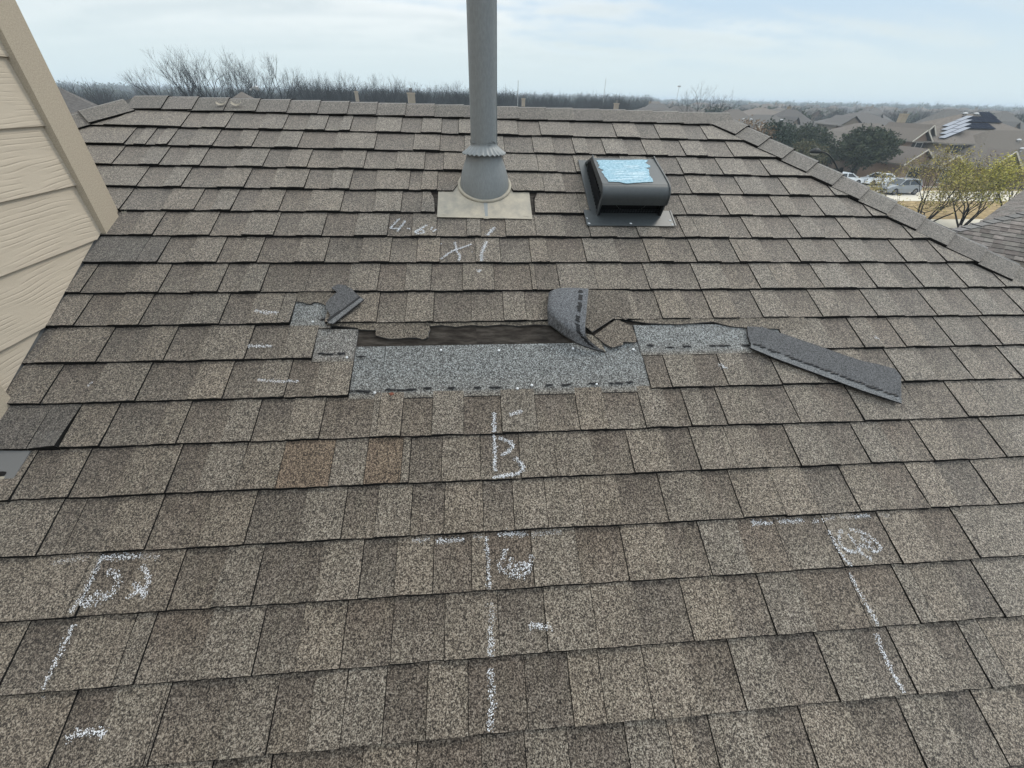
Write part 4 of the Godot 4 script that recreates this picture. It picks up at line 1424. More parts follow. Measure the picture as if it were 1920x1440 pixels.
func plain_house(label: String, at: Vector3, turn: float, w: float, d: float, e: float, r: float, group := "", style := 0) -> Node3D:
	var t := thing("neighbour_house", label, "house", Transform3D(Basis(Vector3.UP, turn), at), group)
	var rc: Color = ROOFS[rng.randi() % 4]
	var wc: Color = WALLS[rng.randi() % 4]
	var rm := MB.new()
	var wm := MB.new()
	roof_mesh(rm, -w * 0.5, w * 0.5, -d * 0.5, d * 0.5, e, r, 0, rc)
	wall_mesh(wm, -w * 0.5, w * 0.5, -d * 0.5, d * 0.5, e, r, 0, wc)
	# a cross gable or two, sunk into the main roof
	var g1 := w * rng.randf_range(0.28, 0.36)
	var gx := -w * 0.5 + rng.randf_range(0.0, 2.0)
	var gr := e + (r - e) * rng.randf_range(0.6, 0.85)
	roof_mesh(rm, gx, gx + g1, -1.0, d * 0.5 + 1.4, e, gr, 2, rc * 1.05)
	wall_mesh(wm, gx + 0.02, gx + g1 - 0.02, 0.0, d * 0.5 + 1.4, e, gr, 2, wc)
	if style > 0:
		roof_mesh(rm, w * 0.12, w * 0.12 + g1, 0.0, d * 0.5 + 0.8, e + 0.01, gr - 0.4, 2, rc * 0.95)
		wall_mesh(wm, w * 0.12 + 0.03, w * 0.12 + g1 - 0.03, 0.0, d * 0.5 + 0.8, e, gr - 0.4, 2, wc)
	part("wall", wm, M.far_wall, t)
	var rf := part("roof", rm, M.far_roof, t)
	if style > 0:
		gable_trim(t, gx, gx + g1, d * 0.5 + 1.4, e, gr)
		gable_trim(t, w * 0.12, w * 0.12 + g1, d * 0.5 + 0.8, e, gr - 0.4)
		for x in [gx + g1 * 0.5, w * 0.12 + g1 * 0.5]: window_(t, Vector3(x, e - 1.4, d * 0.5 + (1.42 if x < 0 else 0.82)), 1.1, 1.4)
		for k in 2 + rng.randi() % 3: roof_vent(rf, Vector3(rng.randf_range(-0.3, 0.3) * w, lerpf(e, r, 0.72), d * 0.5 * 0.28))
	if style >= 0 and rng.randf() < 0.22: chimney(rf, Vector3(rng.randf_range(-0.3, 0.3) * w, r - 0.5, -d * 0.12), Vector3(0.7, 1.8, 0.6))
	return t

func lay_tabs(sm: MB, o: Vector3, al: Vector3, up: Vector3, nrm: Vector3, len_: float, rise: float, shrink: float, rc: Color) -> void:
	var k := 0
	while k * 0.146 < rise:
		var s0 := k * 0.146
		var x := s0 * shrink
		while x < len_:
			var w := rng.randf_range(0.11, 0.26)
			var f := rng.randf_range(0.66, 1.25)
			var b0 := o + al * x + up * (s0 - 0.01) + nrm * 0.015
			var b1 := b0 + al * (minf(w, len_ - x) - 0.006)
			var t0 := b0 + up * 0.155 - nrm * 0.010
			var t1 := b1 + up * 0.155 - nrm * 0.010
			var col := Color(rc.r * f * rng.randf_range(0.97, 1.05), rc.g * f, rc.b * f)
			var dn := -nrm * 0.016
			sm.quad(b0, b1, t1, t0, col, Vector2(rng.randf(), rng.randf()))
			sm.quad(b0 + dn, b1 + dn, b1, b0, BLACK)
			x += w
		k += 1

func build_near_neighbour() -> void:
	# roof corner just beyond our right hip
	var c := Vector3(9.61, 6.49, -8.75)
	var t := thing("next_door_house", "grey brown shingle roof corner of the house next door, at right edge", "house", Transform3D(Basis.IDENTITY, Vector3(c.x, 0, c.z)))
	var rc := Color(0.20, 0.18, 0.163)
	var al := Vector3(0.633, 0, 0.774)
	var inw := Vector3(0.774, 0, -0.633)
	var E := Vector3(0, c.y, 0)
	var p := 0.43
	var rm := MB.new()
	var hipd := al + inw + Vector3(0, p, 0)
	var top := E + hipd * 4.2
	rm.tri(E, E + al * 8.4, top, rc)
	rm.quad(top, E, E + Vector3(0.3, -2.0, -0.3), top + Vector3(0.3, -2.0, -0.3), rc)
	var dn := Vector3(0, -0.20, 0)
	rm.quad(E + dn, E + al * 8.4 + dn, E + al * 8.4 - Vector3(0, 0.012, 0), E - Vector3(0, 0.012, 0), Color(0.30, 0.27, 0.23))
	rm.quad(E + dn, E + dn + inw * 1.2, E + al * 8.4 + dn + inw * 1.2, E + al * 8.4 + dn, Color(0.2, 0.18, 0.16))
	# second roof slope rising behind it
	var o2 := Vector3(12.9, 6.3, -10.3) - Vector3(c.x, 0, c.z)
	var al2 := Vector3(0.828, 0, -0.561)
	var in2 := Vector3(0.561, 0, 0.828)
	rm.quad(o2, o2 + in2 * 4.5 + Vector3(0, 4.5 * p, 0), o2 + al2 * 12.0 + in2 * 4.5 + Vector3(0, 4.5 * p, 0), o2 + al2 * 12.0, rc)
	for i in rm.N.size(): if rm.N[i].y < -0.5 and rm.C[i] == rc: rm.N[i] = -rm.N[i]
	var rf := part("roof", rm, M.far_roof, t)
	var sm := MB.new()
	var upf := (inw + Vector3(0, p, 0)).normalized()
	lay_tabs(sm, E, al, upf, al.cross(upf), 6.0, 4.4, 1.0 / Vector2(1, p).length(), rc)
	var up2 := (in2 + Vector3(0, p, 0)).normalized()
	lay_tabs(sm, o2 + al2 * 12.0, -al2, up2, (-al2).cross(up2), 12.0, 4.0, 0.0, rc)
	var so := part("shingles", sm, M.far_roof, rf)
	so.set_meta("kind", "stuff")
	var n := 30
	for i in n:
		var a := E + hipd * (4.2 * i / n) + Vector3(0, 0.045, 0)
		var b := E + hipd * (4.2 * (i + 1.12) / n) + Vector3(0, 0.030, 0)
		var f := rng.randf_range(0.92, 1.12)
		var col := Color(0.22 * f, 0.207 * f, 0.197 * f)
		var cm := MB.new()
		cm.quad(a + al * 0.17 - Vector3(0, 0.015, 0), b + al * 0.17 - Vector3(0, 0.015, 0), b, a, col)
		cm.quad(b + Vector3(0.05, -0.2, -0.05), a + Vector3(0.05, -0.2, -0.05), a, b, col)
		cm.quad(a + al * 0.17 - Vector3(0, 0.04, 0), a + al * 0.17 - Vector3(0, 0.015, 0), a, a - Vector3(0, 0.03, 0), BLACK)
		part("hip_cap", cm, M.far_roof, rf)
	var wm := MB.new()
	var wc := al * 4.2 + inw * 1.6
	wm.box(Vector3(wc.x, c.y * 0.5 - 0.2, wc.z), Vector3(7.4, c.y - 0.3, 2.0), Color(0.20, 0.17, 0.14), Basis(al, Vector3.UP, -inw))
	part("wall", wm, M.far_wall, t)

func solar(parent: Node, o: Vector3, ax: Vector3, up: Vector3, nx: int, ny: int, pale: bool) -> void:
	var n := ax.cross(up).normalized()
	for i in nx:
		for j in ny:
			var c := o + ax * (i + 0.5) * 1.05 + up * (j + 0.5) * 1.7 + n * 0.15
			var mb := MB.new()
			mb.box(c, Vector3(1.03, 1.67, 0.05), Color.WHITE, Basis(ax, up, n))
			var p := part("solar_panel", mb, M.solar_frame, parent)
			mb = MB.new()
			mb.box(c + n * 0.03, Vector3(0.96, 1.60, 0.012), Color.WHITE, Basis(ax, up, n))
			part("solar_glass", mb, M.solar_sky_reflect if pale else M.solar, p)

func build_solar_house() -> void:
	var t := thing("solar_house", "two storey brick house with dark solar panels on its hip roof", "house", Transform3D(Basis(Vector3.UP, 0.0), Vector3(61.5, 0, -63.0)))
	var rc := Color(0.190, 0.165, 0.142)
	var brick := Color(0.34, 0.26, 0.205)
	var beige := Color(0.46, 0.41, 0.33)
	var rm := MB.new(); var wm := MB.new()
	# brick gable wing, gable behind it, main hip block, low garage gables, low right wing with its gable
	for b in [[0.3, 2.5, -7.0, 0.0, 4.9, 6.3, 2, brick], [2.6, 4.4, -8.5, -1.5, 5.1, 6.8, 2, beige], [3.4, 20.0, -12.0, 2.6, 4.85, 8.1, 0, beige],
			[-3.4, 0.6, -3.0, 4.2, 2.45, 4.3, 2, brick], [-0.6, 2.6, -3.0, 6.4, 2.4, 3.9, 2, brick], [4.0, 27.0, -3.0, 6.9, 2.7, 6.4, 0, brick], [5.0, 8.8, -2.0, 7.9, 2.55, 4.5, 2, brick]]:
		roof_mesh(rm, b[0], b[1], b[2], b[3], b[4], b[5], b[6], rc * rng.randf_range(0.95, 1.06))
		wall_mesh(wm, b[0], b[1], b[2], b[3], b[4] - 0.01, b[5], b[6], b[7])
		if b[6] == 2: gable_trim(t, b[0], b[1], b[3], b[4], b[5])
	part("wall", wm, M.far_wall, t)
	var rf := part("roof", rm, M.far_roof, t)
	window_(t, Vector3(1.4, 3.8, 0.06), 0.9, 1.7, true)
	window_(t, Vector3(3.5, 4.2, -1.44), 0.6, 1.0)
	window_(t, Vector3(4.7, 4.05, 2.66), 1.2, 1.1, true)
	window_(t, Vector3(-1.4, 1.3, 4.26), 1.8, 1.5)
	window_(t, Vector3(1.0, 1.3, 6.46), 1.4, 1.5)
	chimney(rf, Vector3(4.6, 7.0, -8.0), Vector3(0.9, 1.6, 0.7), Color(0.46, 0.40, 0.31))
	for x in [10.8, 12.6]: roof_vent(rf, Vector3(x, 7.85, -4.4), 0.3)
	for q in [Vector3(12.0, 5.1, 3.7), Vector3(11.4, 4.2, 5.2), Vector3(15.0, 5.2, 3.6)]: roof_vent(rf, q, 0.25)
	# panels: left face ones made pale by a painted sky reflection, dark ones on the front
	var run := 7.75
	var sl := Vector2(run, 3.25).length()
	var upf := Vector3(0, 3.25, -run) / sl
	var upl := Vector3(run, 3.25, 0) / sl
	solar(rf, Vector3(9.6, 4.85, 3.05) + upf * 5.6, Vector3(1, 0, 0), upf, 5, 1, false)
	solar(rf, Vector3(8.2, 4.85, 3.05) + upf * 3.7, Vector3(1, 0, 0), upf, 4, 1, false)
	solar(rf, Vector3(13.0, 4.85, 3.05) + upf * 7.0, Vector3(1, 0, 0), upf, 2, 1, false)
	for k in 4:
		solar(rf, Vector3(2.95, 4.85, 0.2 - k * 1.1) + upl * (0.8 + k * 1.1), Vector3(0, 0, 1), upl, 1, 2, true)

func build_houses() -> void:
	build_near_neighbour()
	build_solar_house()
	plain_house("long low brick house with grey brown hip roof directly behind the dark round oak", Vector3(66.0, 0, -77.0), 0.0, 20.0, 16.0, 2.65, 6.4, "", 1)
	plain_house("low house with grey roof ridge left of the round oak", Vector3(48.5, 0, -84.0), 0.05, 13.0, 13.0, 2.8, 6.6, "", 1)
	plain_house("low house with beige garage front seen past the street lamp", Vector3(62.0, 0, -101.0), 0.0, 18.0, 13.0, 2.8, 6.8, "", 1)
	plain_house("brown roofed house beyond the right end of the ridge", Vector3(45.0, 0, -104.0), -0.1, 15.0, 12.0, 4.6, 8.0, "", 0)
	# left of the slope and behind the ridge
	plain_house("olive brown hip roof past the left corner board", Vector3(-19.0, 0, -25.0), 0.55, 9.0, 9.0, 5.8, 9.15, "", -1)
	plain_house("brown hip roof peeking over the left end of the ridge", Vector3(-24.5, 0, -57.0), 0.1, 9.0, 9.0, 5.6, 8.95, "", -1)
	# rows of roofs fading into the distance on the right
	for row in range(1, 15):
		for col in range(-8, 40):
			var p := Vector3(20.0 + col * 18.5 + rng.randf_range(-3, 3), 0, -82.0 - row * 34.0 + (6.0 if (row % 2) else -4.0) + rng.randf_range(-2, 2))
			var az := rad_to_deg(atan2(p.x, -p.z))
			var dist := Vector2(p.x, p.z).length()
			var keep := az > 20.0 and az < 53.5 and dist > 108.0 and dist < 560.0
			if not keep or rng.randf() < 0.22 + dist * 0.0006: continue
			plain_house("small grey hip roofed house among trees in the hazy distance", p, rng.randf_range(-0.25, 0.25) + (PI * 0.5 if rng.randf() < 0.3 else 0.0), rng.randf_range(13, 18), rng.randf_range(11, 14), 3.0 if rng.randf() < 0.5 else 5.0, rng.randf_range(7.0, 8.4), "hazy houses on the right")
	# chimneys and ridge tips just showing over our ridge
	for d in [["cream chimney left of the pipe, shorter one with dark cap", Vector3(-12.9, 0, -59.0), 9.1, 0.38], ["pale yellow square chimney over the ridge left of the pipe", Vector3(-5.75, 0, -50.0), 9.05, 0.62],
			["twin cream chimney tops just right of the pipe", Vector3(6.9, 0, -66.0), 8.75, 0.42], ["tan chimney over the ridge behind the box vent", Vector3(19.8, 0, -67.2), 8.42, 0.5]]:
		var h := plain_house("house showing only its " + d[0], d[1], rng.randf_range(-0.3, 0.3), 14.0, 11.0, 4.8, 7.6, "", -1)
		chimney(h.get_node("roof"), Vector3(0, d[2] - 1.2, 0), Vector3(d[3], 2.4, d[3]), Color(0.44, 0.395, 0.32))

# ------------------------------------------------------------------ trees
func branch(mb: MB, p: Vector3, d: Vector3, len_: float, r: float, depth: int, spread: float, up: float, tips: Array) -> void:
	var n := 3
	var q := [p]
	var rr := [r]
	var dd := d
	for i in n:
		dd = (dd + Vector3(rng.randf_range(-1, 1), rng.randf_range(-0.5, 0.8) + up * 0.2, rng.randf_range(-1, 1)) * 0.20).normalized()
		q.append(q[-1] + dd * len_ / n)
		rr.append(r * lerpf(1.0, 0.62, (i + 1.0) / n))
	mb.tube(q, rr, 5 if depth > 3 else 3, Color.WHITE)
	if depth <= 0:
		tips.append(q[-1])
		return
	if depth <= 2: tips.append(q[2])
	var kids := 3 if rng.randf() < 0.65 else 2
	if depth == 1: kids = 4
	for k in kids:
		var side := dd.cross(Vector3(rng.randf_range(-1, 1), rng.randf_range(-1, 1), rng.randf_range(-1, 1))).normalized()
		var nd := (dd + side * spread * rng.randf_range(0.5, 1.1) + Vector3(0, up * 0.35, 0)).normalized()
		branch(mb, q[rng.randi_range(2, 3)] if k > 0 else q[-1], nd, len_ * rng.randf_range(0.62, 0.82), rr[-1] * rng.randf_range(0.70, 0.92), depth - 1, spread, up, tips)

func bare_tree(called: String, label: String, at: Vector3, h: float, spread: float, depth: int, group := "", col := Color(0.105, 0.088, 0.080), lean := Vector3.ZERO) -> Node3D:
	var t := thing(called, label, "tree", Transform3D(Basis.IDENTITY, at), group)
	var mb := MB.new()
	var p := [Vector3.ZERO, Vector3(0.05, h * 0.1, 0) + lean * 0.1, Vector3(0.0, h * 0.24, 0.05) + lean * 0.25]
	mb.tube(p, [h * 0.022, h * 0.018, h * 0.015], 7, col)
	part("trunk", mb, M.bark, t)
	var cm := MB.new()
	var tips := []
	for k in 5:
		var a := TAU * k / 5.0 + rng.randf()
		var d := (Vector3(cos(a) * spread, 1.0, sin(a) * spread) + lean * 0.3).normalized()
		branch(cm, p[2] - Vector3(0, rng.randf() * h * 0.06, 0), d, h * 0.27, h * 0.013, depth, spread * 0.9, 0.5, tips)
	for i in cm.C.size(): cm.C[i] = col
	part("crown", cm, M.bark, t)
	return t

func leaf_cloud(mb: MB, c: Vector3, r: Vector3, count: int, size: float, cols: Array, noise_seed: int, shell := 0.55) -> void:
	var nz := FastNoiseLite.new()
	nz.seed = noise_seed
	nz.frequency = 0.55
	var made := 0
	var tries := 0
	while made < count and tries < count * 8:
		tries += 1
		var d := Vector3(rng.randfn(), rng.randfn(), rng.randfn()).normalized()
		var rad := pow(rng.randf(), shell)
		var p := c + d * r * rad
		var bump := 1.0 + 0.5 * nz.get_noise_3d(d.x * 3.5, d.y * 3.5, d.z * 3.5)
		p = c + d * r * rad * bump
		if nz.get_noise_3d(p.x * 1.6, p.y * 1.6, p.z * 1.6) < -0.12: continue
		var a := Vector3(rng.randfn(), rng.randfn(), rng.randfn()).normalized() * size * rng.randf_range(0.6, 1.3)
		var b := a.cross(Vector3(rng.randfn(), rng.randfn(), rng.randfn())).normalized() * size * rng.randf_range(0.3, 0.6)
		var col: Color = cols[rng.randi() % cols.size()]
		var f := rng.randf_range(0.7, 1.3)
		mb.quad(p - a - b * 0.2, p - b, p + a, p + b, Color(col.r * f, col.g * f, col.b * f))
		made += 1

func leafy_tree(called: String, label: String, at: Vector3, c: Vector3, r: Vector3, count: int, size: float, cols: Array, group := "", stems := 1) -> Node3D:
	var t := thing(called, label, "tree", Transform3D(Basis.IDENTITY, at), group)
	var mb := MB.new()
	for s in stems:
		var off := Vector3(rng.randf_range(-0.4, 0.4), 0, rng.randf_range(-0.4, 0.4)) * (0.0 if stems == 1 else 1.0)
		mb.tube([off, off * 1.5 + Vector3(0.1, c.y * 0.35, 0), c - Vector3(-off.x * 2.0, r.y * 0.5, 0)], [0.22, 0.17, 0.10], 6, Color(0.06, 0.05, 0.045))
	var tips := []
	for k in 7:
		var a := TAU * k / 7.0
		branch(mb, Vector3(0, c.y - r.y * 0.75, 0), Vector3(cos(a), 0.9, sin(a)).normalized(), r.y * 0.7, 0.08, 2, 0.8, 0.4, tips)
	for i in mb.C.size(): mb.C[i] = Color(0.06, 0.05, 0.045)
	part("trunk", mb, M.bark, t)
	var cm := MB.new()
	leaf_cloud(cm, c, r, count, size, cols, rng.randi())
	part("crown", cm, M.leaf, t)
	return t

func twig_tree(called: String, label: String, at: Vector3, h: float, spread: float, lean: Vector3, cols: Array, per_tip: int, size: float) -> Node3D:
	var t := thing(called, label, "tree", Transform3D(Basis.IDENTITY, at))
	var mb := MB.new()
	var tips := []
	for k in 8:
		var a := TAU * k / 8.0 + rng.randf() * 0.8
		var sp := spread * (0.5 if k % 2 == 0 else 1.5)
		branch(mb, Vector3(cos(a) * 0.15, 0, sin(a) * 0.15), (Vector3(cos(a) * sp, 1.0, sin(a) * sp) + lean).normalized(), h * 0.40, 0.08, 4, spread * 0.85, 0.25, tips)
	for i in mb.C.size(): mb.C[i] = Color(0.085, 0.070, 0.055)
	part("trunk", mb, M.bark, t)
	var cm := MB.new()
	for q in tips:
		var tone_ := rng.randf_range(0.75, 1.2)
		for i in int(per_tip * rng.randf_range(0.3, 1.5)):
			var p: Vector3 = q + Vector3(rng.randfn(), rng.randfn() * 0.8, rng.randfn()) * 0.26
			if p.y < h * 0.10: continue
			var a := Vector3(rng.randfn(), rng.randfn(), rng.randfn()).normalized() * size * rng.randf_range(0.6, 1.3)
			var b := a.cross(Vector3(rng.randfn(), rng.randfn(), rng.randfn())).normalized() * size * rng.randf_range(0.3, 0.6)
			var col: Color = cols[rng.randi() % cols.size()]
			cm.quad(p - a - b * 0.2, p - b, p + a, p + b, Color(col.r * tone_, col.g * tone_, col.b * tone_))
	part("crown", cm, M.leaf, t)
	return t

func copy_of(o: Node3D, called: String, label: String, at: Vector3, turn: float, s: float, group: String) -> Node3D:
	var c := o.duplicate() as Node3D
	c.name = numbered(called)
	add_child(c, true)
	c.transform = Transform3D(Basis(Vector3.UP, turn).scaled(Vector3(s, s, s)), at)
	return tag(c, label, o.get_meta("category"), group)

const OAK := [Color(0.034, 0.044, 0.026), Color(0.046, 0.056, 0.033), Color(0.026, 0.034, 0.022), Color(0.062, 0.070, 0.042)]
const CEDAR := [Color(0.036, 0.052, 0.036), Color(0.048, 0.062, 0.044), Color(0.028, 0.040, 0.030)]
const OLIVE := [Color(0.30, 0.255, 0.075), Color(0.23, 0.20, 0.08), Color(0.38, 0.31, 0.11), Color(0.14, 0.125, 0.06), Color(0.16, 0.12, 0.07)]
const LIME := [Color(0.36, 0.33, 0.06), Color(0.29, 0.27, 0.06), Color(0.42, 0.37, 0.09), Color(0.17, 0.165, 0.06)]

func build_trees() -> void:
	# street oaks by the parked cars
	leafy_tree("oak_tree", "round dark green oak standing behind the right white sedan", Vector3(52.3, 0, -60.4), Vector3(0.6, 4.3, 0), Vector3(3.7, 2.4, 3.4), 14000, 0.19, OAK)
	leafy_tree("oak_tree", "dark green oak behind the street lamp head", Vector3(50.9, 0, -70.0), Vector3(0.2, 4.0, 0), Vector3(3.7, 2.3, 3.4), 12000, 0.19, OAK)
	leafy_tree("oak_tree", "smaller olive green oak just left of the round dark oak", Vector3(51.5, 0, -65.5), Vector3(0, 2.9, 0), Vector3(1.9, 1.4, 1.9), 3500, 0.18, OAK)
	leafy_tree("green_bush_tree", "bushy green tree rising over the right hip near the ridge end", Vector3(38.5, 0, -58.5), Vector3(0, 5.0, 0), Vector3(2.3, 2.2, 2.2), 5000, 0.18, CEDAR)
	leafy_tree("green_bush_tree", "olive bushy tree between the street lamp and the ridge end", Vector3(42.0, 0, -57.0), Vector3(0, 3.2, 0), Vector3(2.6, 1.9, 2.4), 4500, 0.19, [Color(0.085, 0.082, 0.045), Color(0.065, 0.068, 0.040), Color(0.10, 0.09, 0.05)])
	var br := bare_tree("brown_tree", "brown leafless tree hugging the right end of the ridge", Vector3(29.5, 0, -50.0), 7.6, 0.95, 5, "", Color(0.135, 0.105, 0.080))
	var dead := MB.new()
	leaf_cloud(dead, Vector3(0, 5.6, 0), Vector3(3.0, 2.0, 2.6), 2600, 0.13, [Color(0.15, 0.10, 0.065), Color(0.115, 0.085, 0.06), Color(0.18, 0.13, 0.085)], 8)
	part("dry_leaves", dead, M.leaf, br)
	# yellow green trees in front of the driveway
	twig_tree("olive_tree", "wide olive yellow tree with several stems in front of the driveway", Vector3(40.2, 0, -36.2), 5.5, 0.95, Vector3(0.1, 0, 0), OLIVE, 9, 0.085)
	twig_tree("lime_tree", "bright yellow green tree at the eave of the next door roof", Vector3(43.2, 0, -35.2), 5.2, 0.85, Vector3(0.2, 0, 0), LIME, 13, 0.085)
	bare_tree("red_brown_bush", "reddish brown leafless shrub behind the yellow green tree", Vector3(47.5, 0, -36.0), 6.0, 1.1, 5, "", Color(0.15, 0.085, 0.065))
	# cedar at the left
	leafy_tree("cedar_tree", "dark green cedar in front of the olive roof at left", Vector3(-15.0, 0, -21.5), Vector3(0.1, 6.6, 0), Vector3(1.0, 1.5, 1.0), 3000, 0.10, CEDAR)
	# tall bare trees on the skyline at left and centre
	var protos := []
	var spots := [[-47.5, -86.0, 13.6, "wide spreading bare tree at the left end of the skyline"], [-43.2, -84.5, 14.8, "tall single bare tree at left on the skyline"],
		[-39.6, -86.0, 14.4, "fan shaped bare tree, first of the big clump over the ridge"], [-34.0, -89.5, 15.0, "tallest bare tree of the big clump over the ridge"], [-37.2, -90.5, 14.4, "bare tree in the middle of the big clump over the ridge"]]
	for s in spots:
		protos.append(bare_tree("bare_tree", s[3], Vector3(s[0], 0, s[1]), s[2] * 0.95, 0.66, 5, "", Color(0.075, 0.064, 0.062)))
	var lean_tree := bare_tree("bare_tree", "lone bare tree over the right end of the ridge", Vector3(44.0, 0, -92.0), 11.6, 0.85, 5, "", Color(0.095, 0.082, 0.075))
	var k := 0
	for i in 70:
		var az := deg_to_rad(lerpf(-18.0, 17.0, i / 69.0) + rng.randf_range(-0.5, 0.5))
		var dd := rng.randf_range(105, 175) + (40.0 if i > 40 else 0.0)
		var hs := rng.randf_range(0.76, 0.93) * lerpf(1.04, 0.80, i / 69.0)
		copy_of(protos[i % 5], "bare_tree", "grey leafless tree in the hazy wood behind the ridge", Vector3(sin(az) * dd, 0, -cos(az) * dd), rng.randf() * TAU, hs, "leafless wood behind the ridge")
	# scattered neighbourhood trees on the right
	var g1 := leafy_tree("garden_tree", "dark evergreen tree among the distant roofs on the right", Vector3(84, 0, -122), Vector3(0, 4.6, 0), Vector3(3.6, 2.9, 3.6), 1500, 0.42, OAK, "evergreens among the far roofs")
	var g2 := leafy_tree("garden_tree", "dark evergreen tree among the distant roofs on the right", Vector3(70, 0, -140), Vector3(0, 4.8, 0), Vector3(3.2, 3.2, 3.2), 1500, 0.42, CEDAR, "evergreens among the far roofs")
	for i in 95:
		var az := deg_to_rad(rng.randf_range(24.5, 54.0))
		var dd := 135.0 + 430.0 * pow(rng.randf(), 0.8)
		var p := Vector3(sin(az) * dd, 0, -cos(az) * dd)
		if rng.randf() < 0.62:
			copy_of(g1 if rng.randf() < 0.5 else g2, "garden_tree", "dark evergreen tree among the distant roofs on the right", p, rng.randf() * TAU, rng.randf_range(0.50, 0.85), "evergreens among the far roofs")
		else:
			copy_of(protos[i % 5], "garden_bare_tree", "small leafless tree among the distant roofs on the right", p, rng.randf() * TAU, rng.randf_range(0.38, 0.55), "leafless trees among the far roofs")
	# the far wood that nobody could count
	var tree := MB.new()
	leaf_cloud(tree, Vector3(0, 4.2, 0), Vector3(4.4, 3.6, 4.4), 260, 0.8, [Color(0.085, 0.095, 0.070), Color(0.105, 0.108, 0.082), Color(0.070, 0.080, 0.060)], 3)  # distance haze partly painted into these paler, greyer leaf colours
	var bare := MB.new()
	var tips := []
	for q in 5: branch(bare, Vector3(0, 0.5, 0), Vector3(rng.randf_range(-0.6, 0.6), 1, rng.randf_range(-0.6, 0.6)).normalized(), 3.4, 0.16, 3, 0.7, 0.4, tips)
	for q in bare.C.size(): bare.C[q] = Color(0.17, 0.152, 0.140)  # lightened grey bark, haze put into the colour
	for kind in 2:
		var mm := MultiMesh.new()
		mm.transform_format = MultiMesh.TRANSFORM_3D
		mm.mesh = tree.mesh() if kind == 0 else bare.mesh()
		var where := []
		for i in (3600 if kind == 0 else 3600):
			var az := deg_to_rad(rng.randf_range(-46.0, 60.0))
			var lo := 150.0 if az < deg_to_rad(18.0) else 210.0
			if kind == 1 and az < deg_to_rad(-24.0): lo = 60.0
			if kind == 0 and az < deg_to_rad(20.0): lo = 330.0
			var dd := lo + 1500.0 * pow(rng.randf(), 1.6 if kind == 0 else 2.6)
			var s := rng.randf_range(0.55, 0.95) * (1.0 if dd < 600 else 1.5)
			if az < deg_to_rad(20.0): s *= 1.25
			if kind == 1 and az < deg_to_rad(-24.0) and dd < 120: s *= 0.75
			where.append(Transform3D(Basis(Vector3.UP, rng.randf() * TAU).scaled(Vector3(s, s, s)), Vector3(sin(az) * dd, 0, -cos(az) * dd)))
		mm.instance_count = where.size()
		for i in where.size(): mm.set_instance_transform(i, where[i])
		var o := MultiMeshInstance3D.new()
		o.name = "far_evergreen_wood" if kind == 0 else "far_bare_wood"
		o.multimesh = mm
		o.material_override = M.leaf if kind == 0 else M.bark
		add_child(o, true)
		o.set_meta("kind", "stuff")
		tag(o, "hazy mass of grey green evergreen trees out to the horizon" if kind == 0 else "hazy mass of grey brown leafless trees behind the ridge", "wood")

# ------------------------------------------------------------------ street
func wheel(parent: Node, c: Vector3, r: float) -> void:
	var mb := MB.new()
	var rings := []
	for q in [[-0.11, r * 0.6], [-0.11, r * 0.95], [-0.08, r], [0.08, r], [0.11, r * 0.95], [0.11, r * 0.6]]:
		var ring := []
		for j in 18: ring.append(c + Vector3(cos(TAU * j / 18) * q[1], sin(TAU * j / 18) * q[1], q[0]))
		rings.append(ring)
	mb.loft(rings, true, Color.WHITE)
	var w := part("wheel", mb, M.tyre, parent)
	mb = MB.new()
	for s in [-1.0, 1.0]:
		mb.cap(c + Vector3(0, 0, 0.10 * s), Vector3(0, 0, s), r * 0.62, 14)
		for k in 5:
			var a := TAU * k / 5.0
			mb.box(c + Vector3(cos(a) * r * 0.32, sin(a) * r * 0.32, 0.115 * s), Vector3(r * 0.55, 0.05, 0.02), Color.WHITE, Basis(Vector3(0, 0, 1), a))
	part("rim", mb, M.rim, w)

func loft_profile(mb: MB, prof: Array, half: Array, col := Color.WHITE) -> void:
	# side outline (x, y) with a half width at each point; closed, anticlockwise from the +z side
	var n := prof.size()
	var out := PackedVector2Array()
	for q in prof: out.append(q)
	for s in [1.0, -1.0]:
		var ids := Geometry2D.triangulate_polygon(out)
		for i in range(0, ids.size(), 3):
			var p := []
			for k in 3: p.append(Vector3(out[ids[i + k]].x, out[ids[i + k]].y, s * half[ids[i + k]]))
			var nn: Vector3 = (p[1] - p[0]).cross(p[2] - p[0])
			if nn.z * s > 0: mb.tri(p[0], p[1], p[2], col)
			else: mb.tri(p[0], p[2], p[1], col)
	for i in n:
		var j := (i + 1) % n
		mb.quad(Vector3(prof[i].x, prof[i].y, half[i]), Vector3(prof[i].x, prof[i].y, -half[i]), Vector3(prof[j].x, prof[j].y, -half[j]), Vector3(prof[j].x, prof[j].y, half[j]), col)

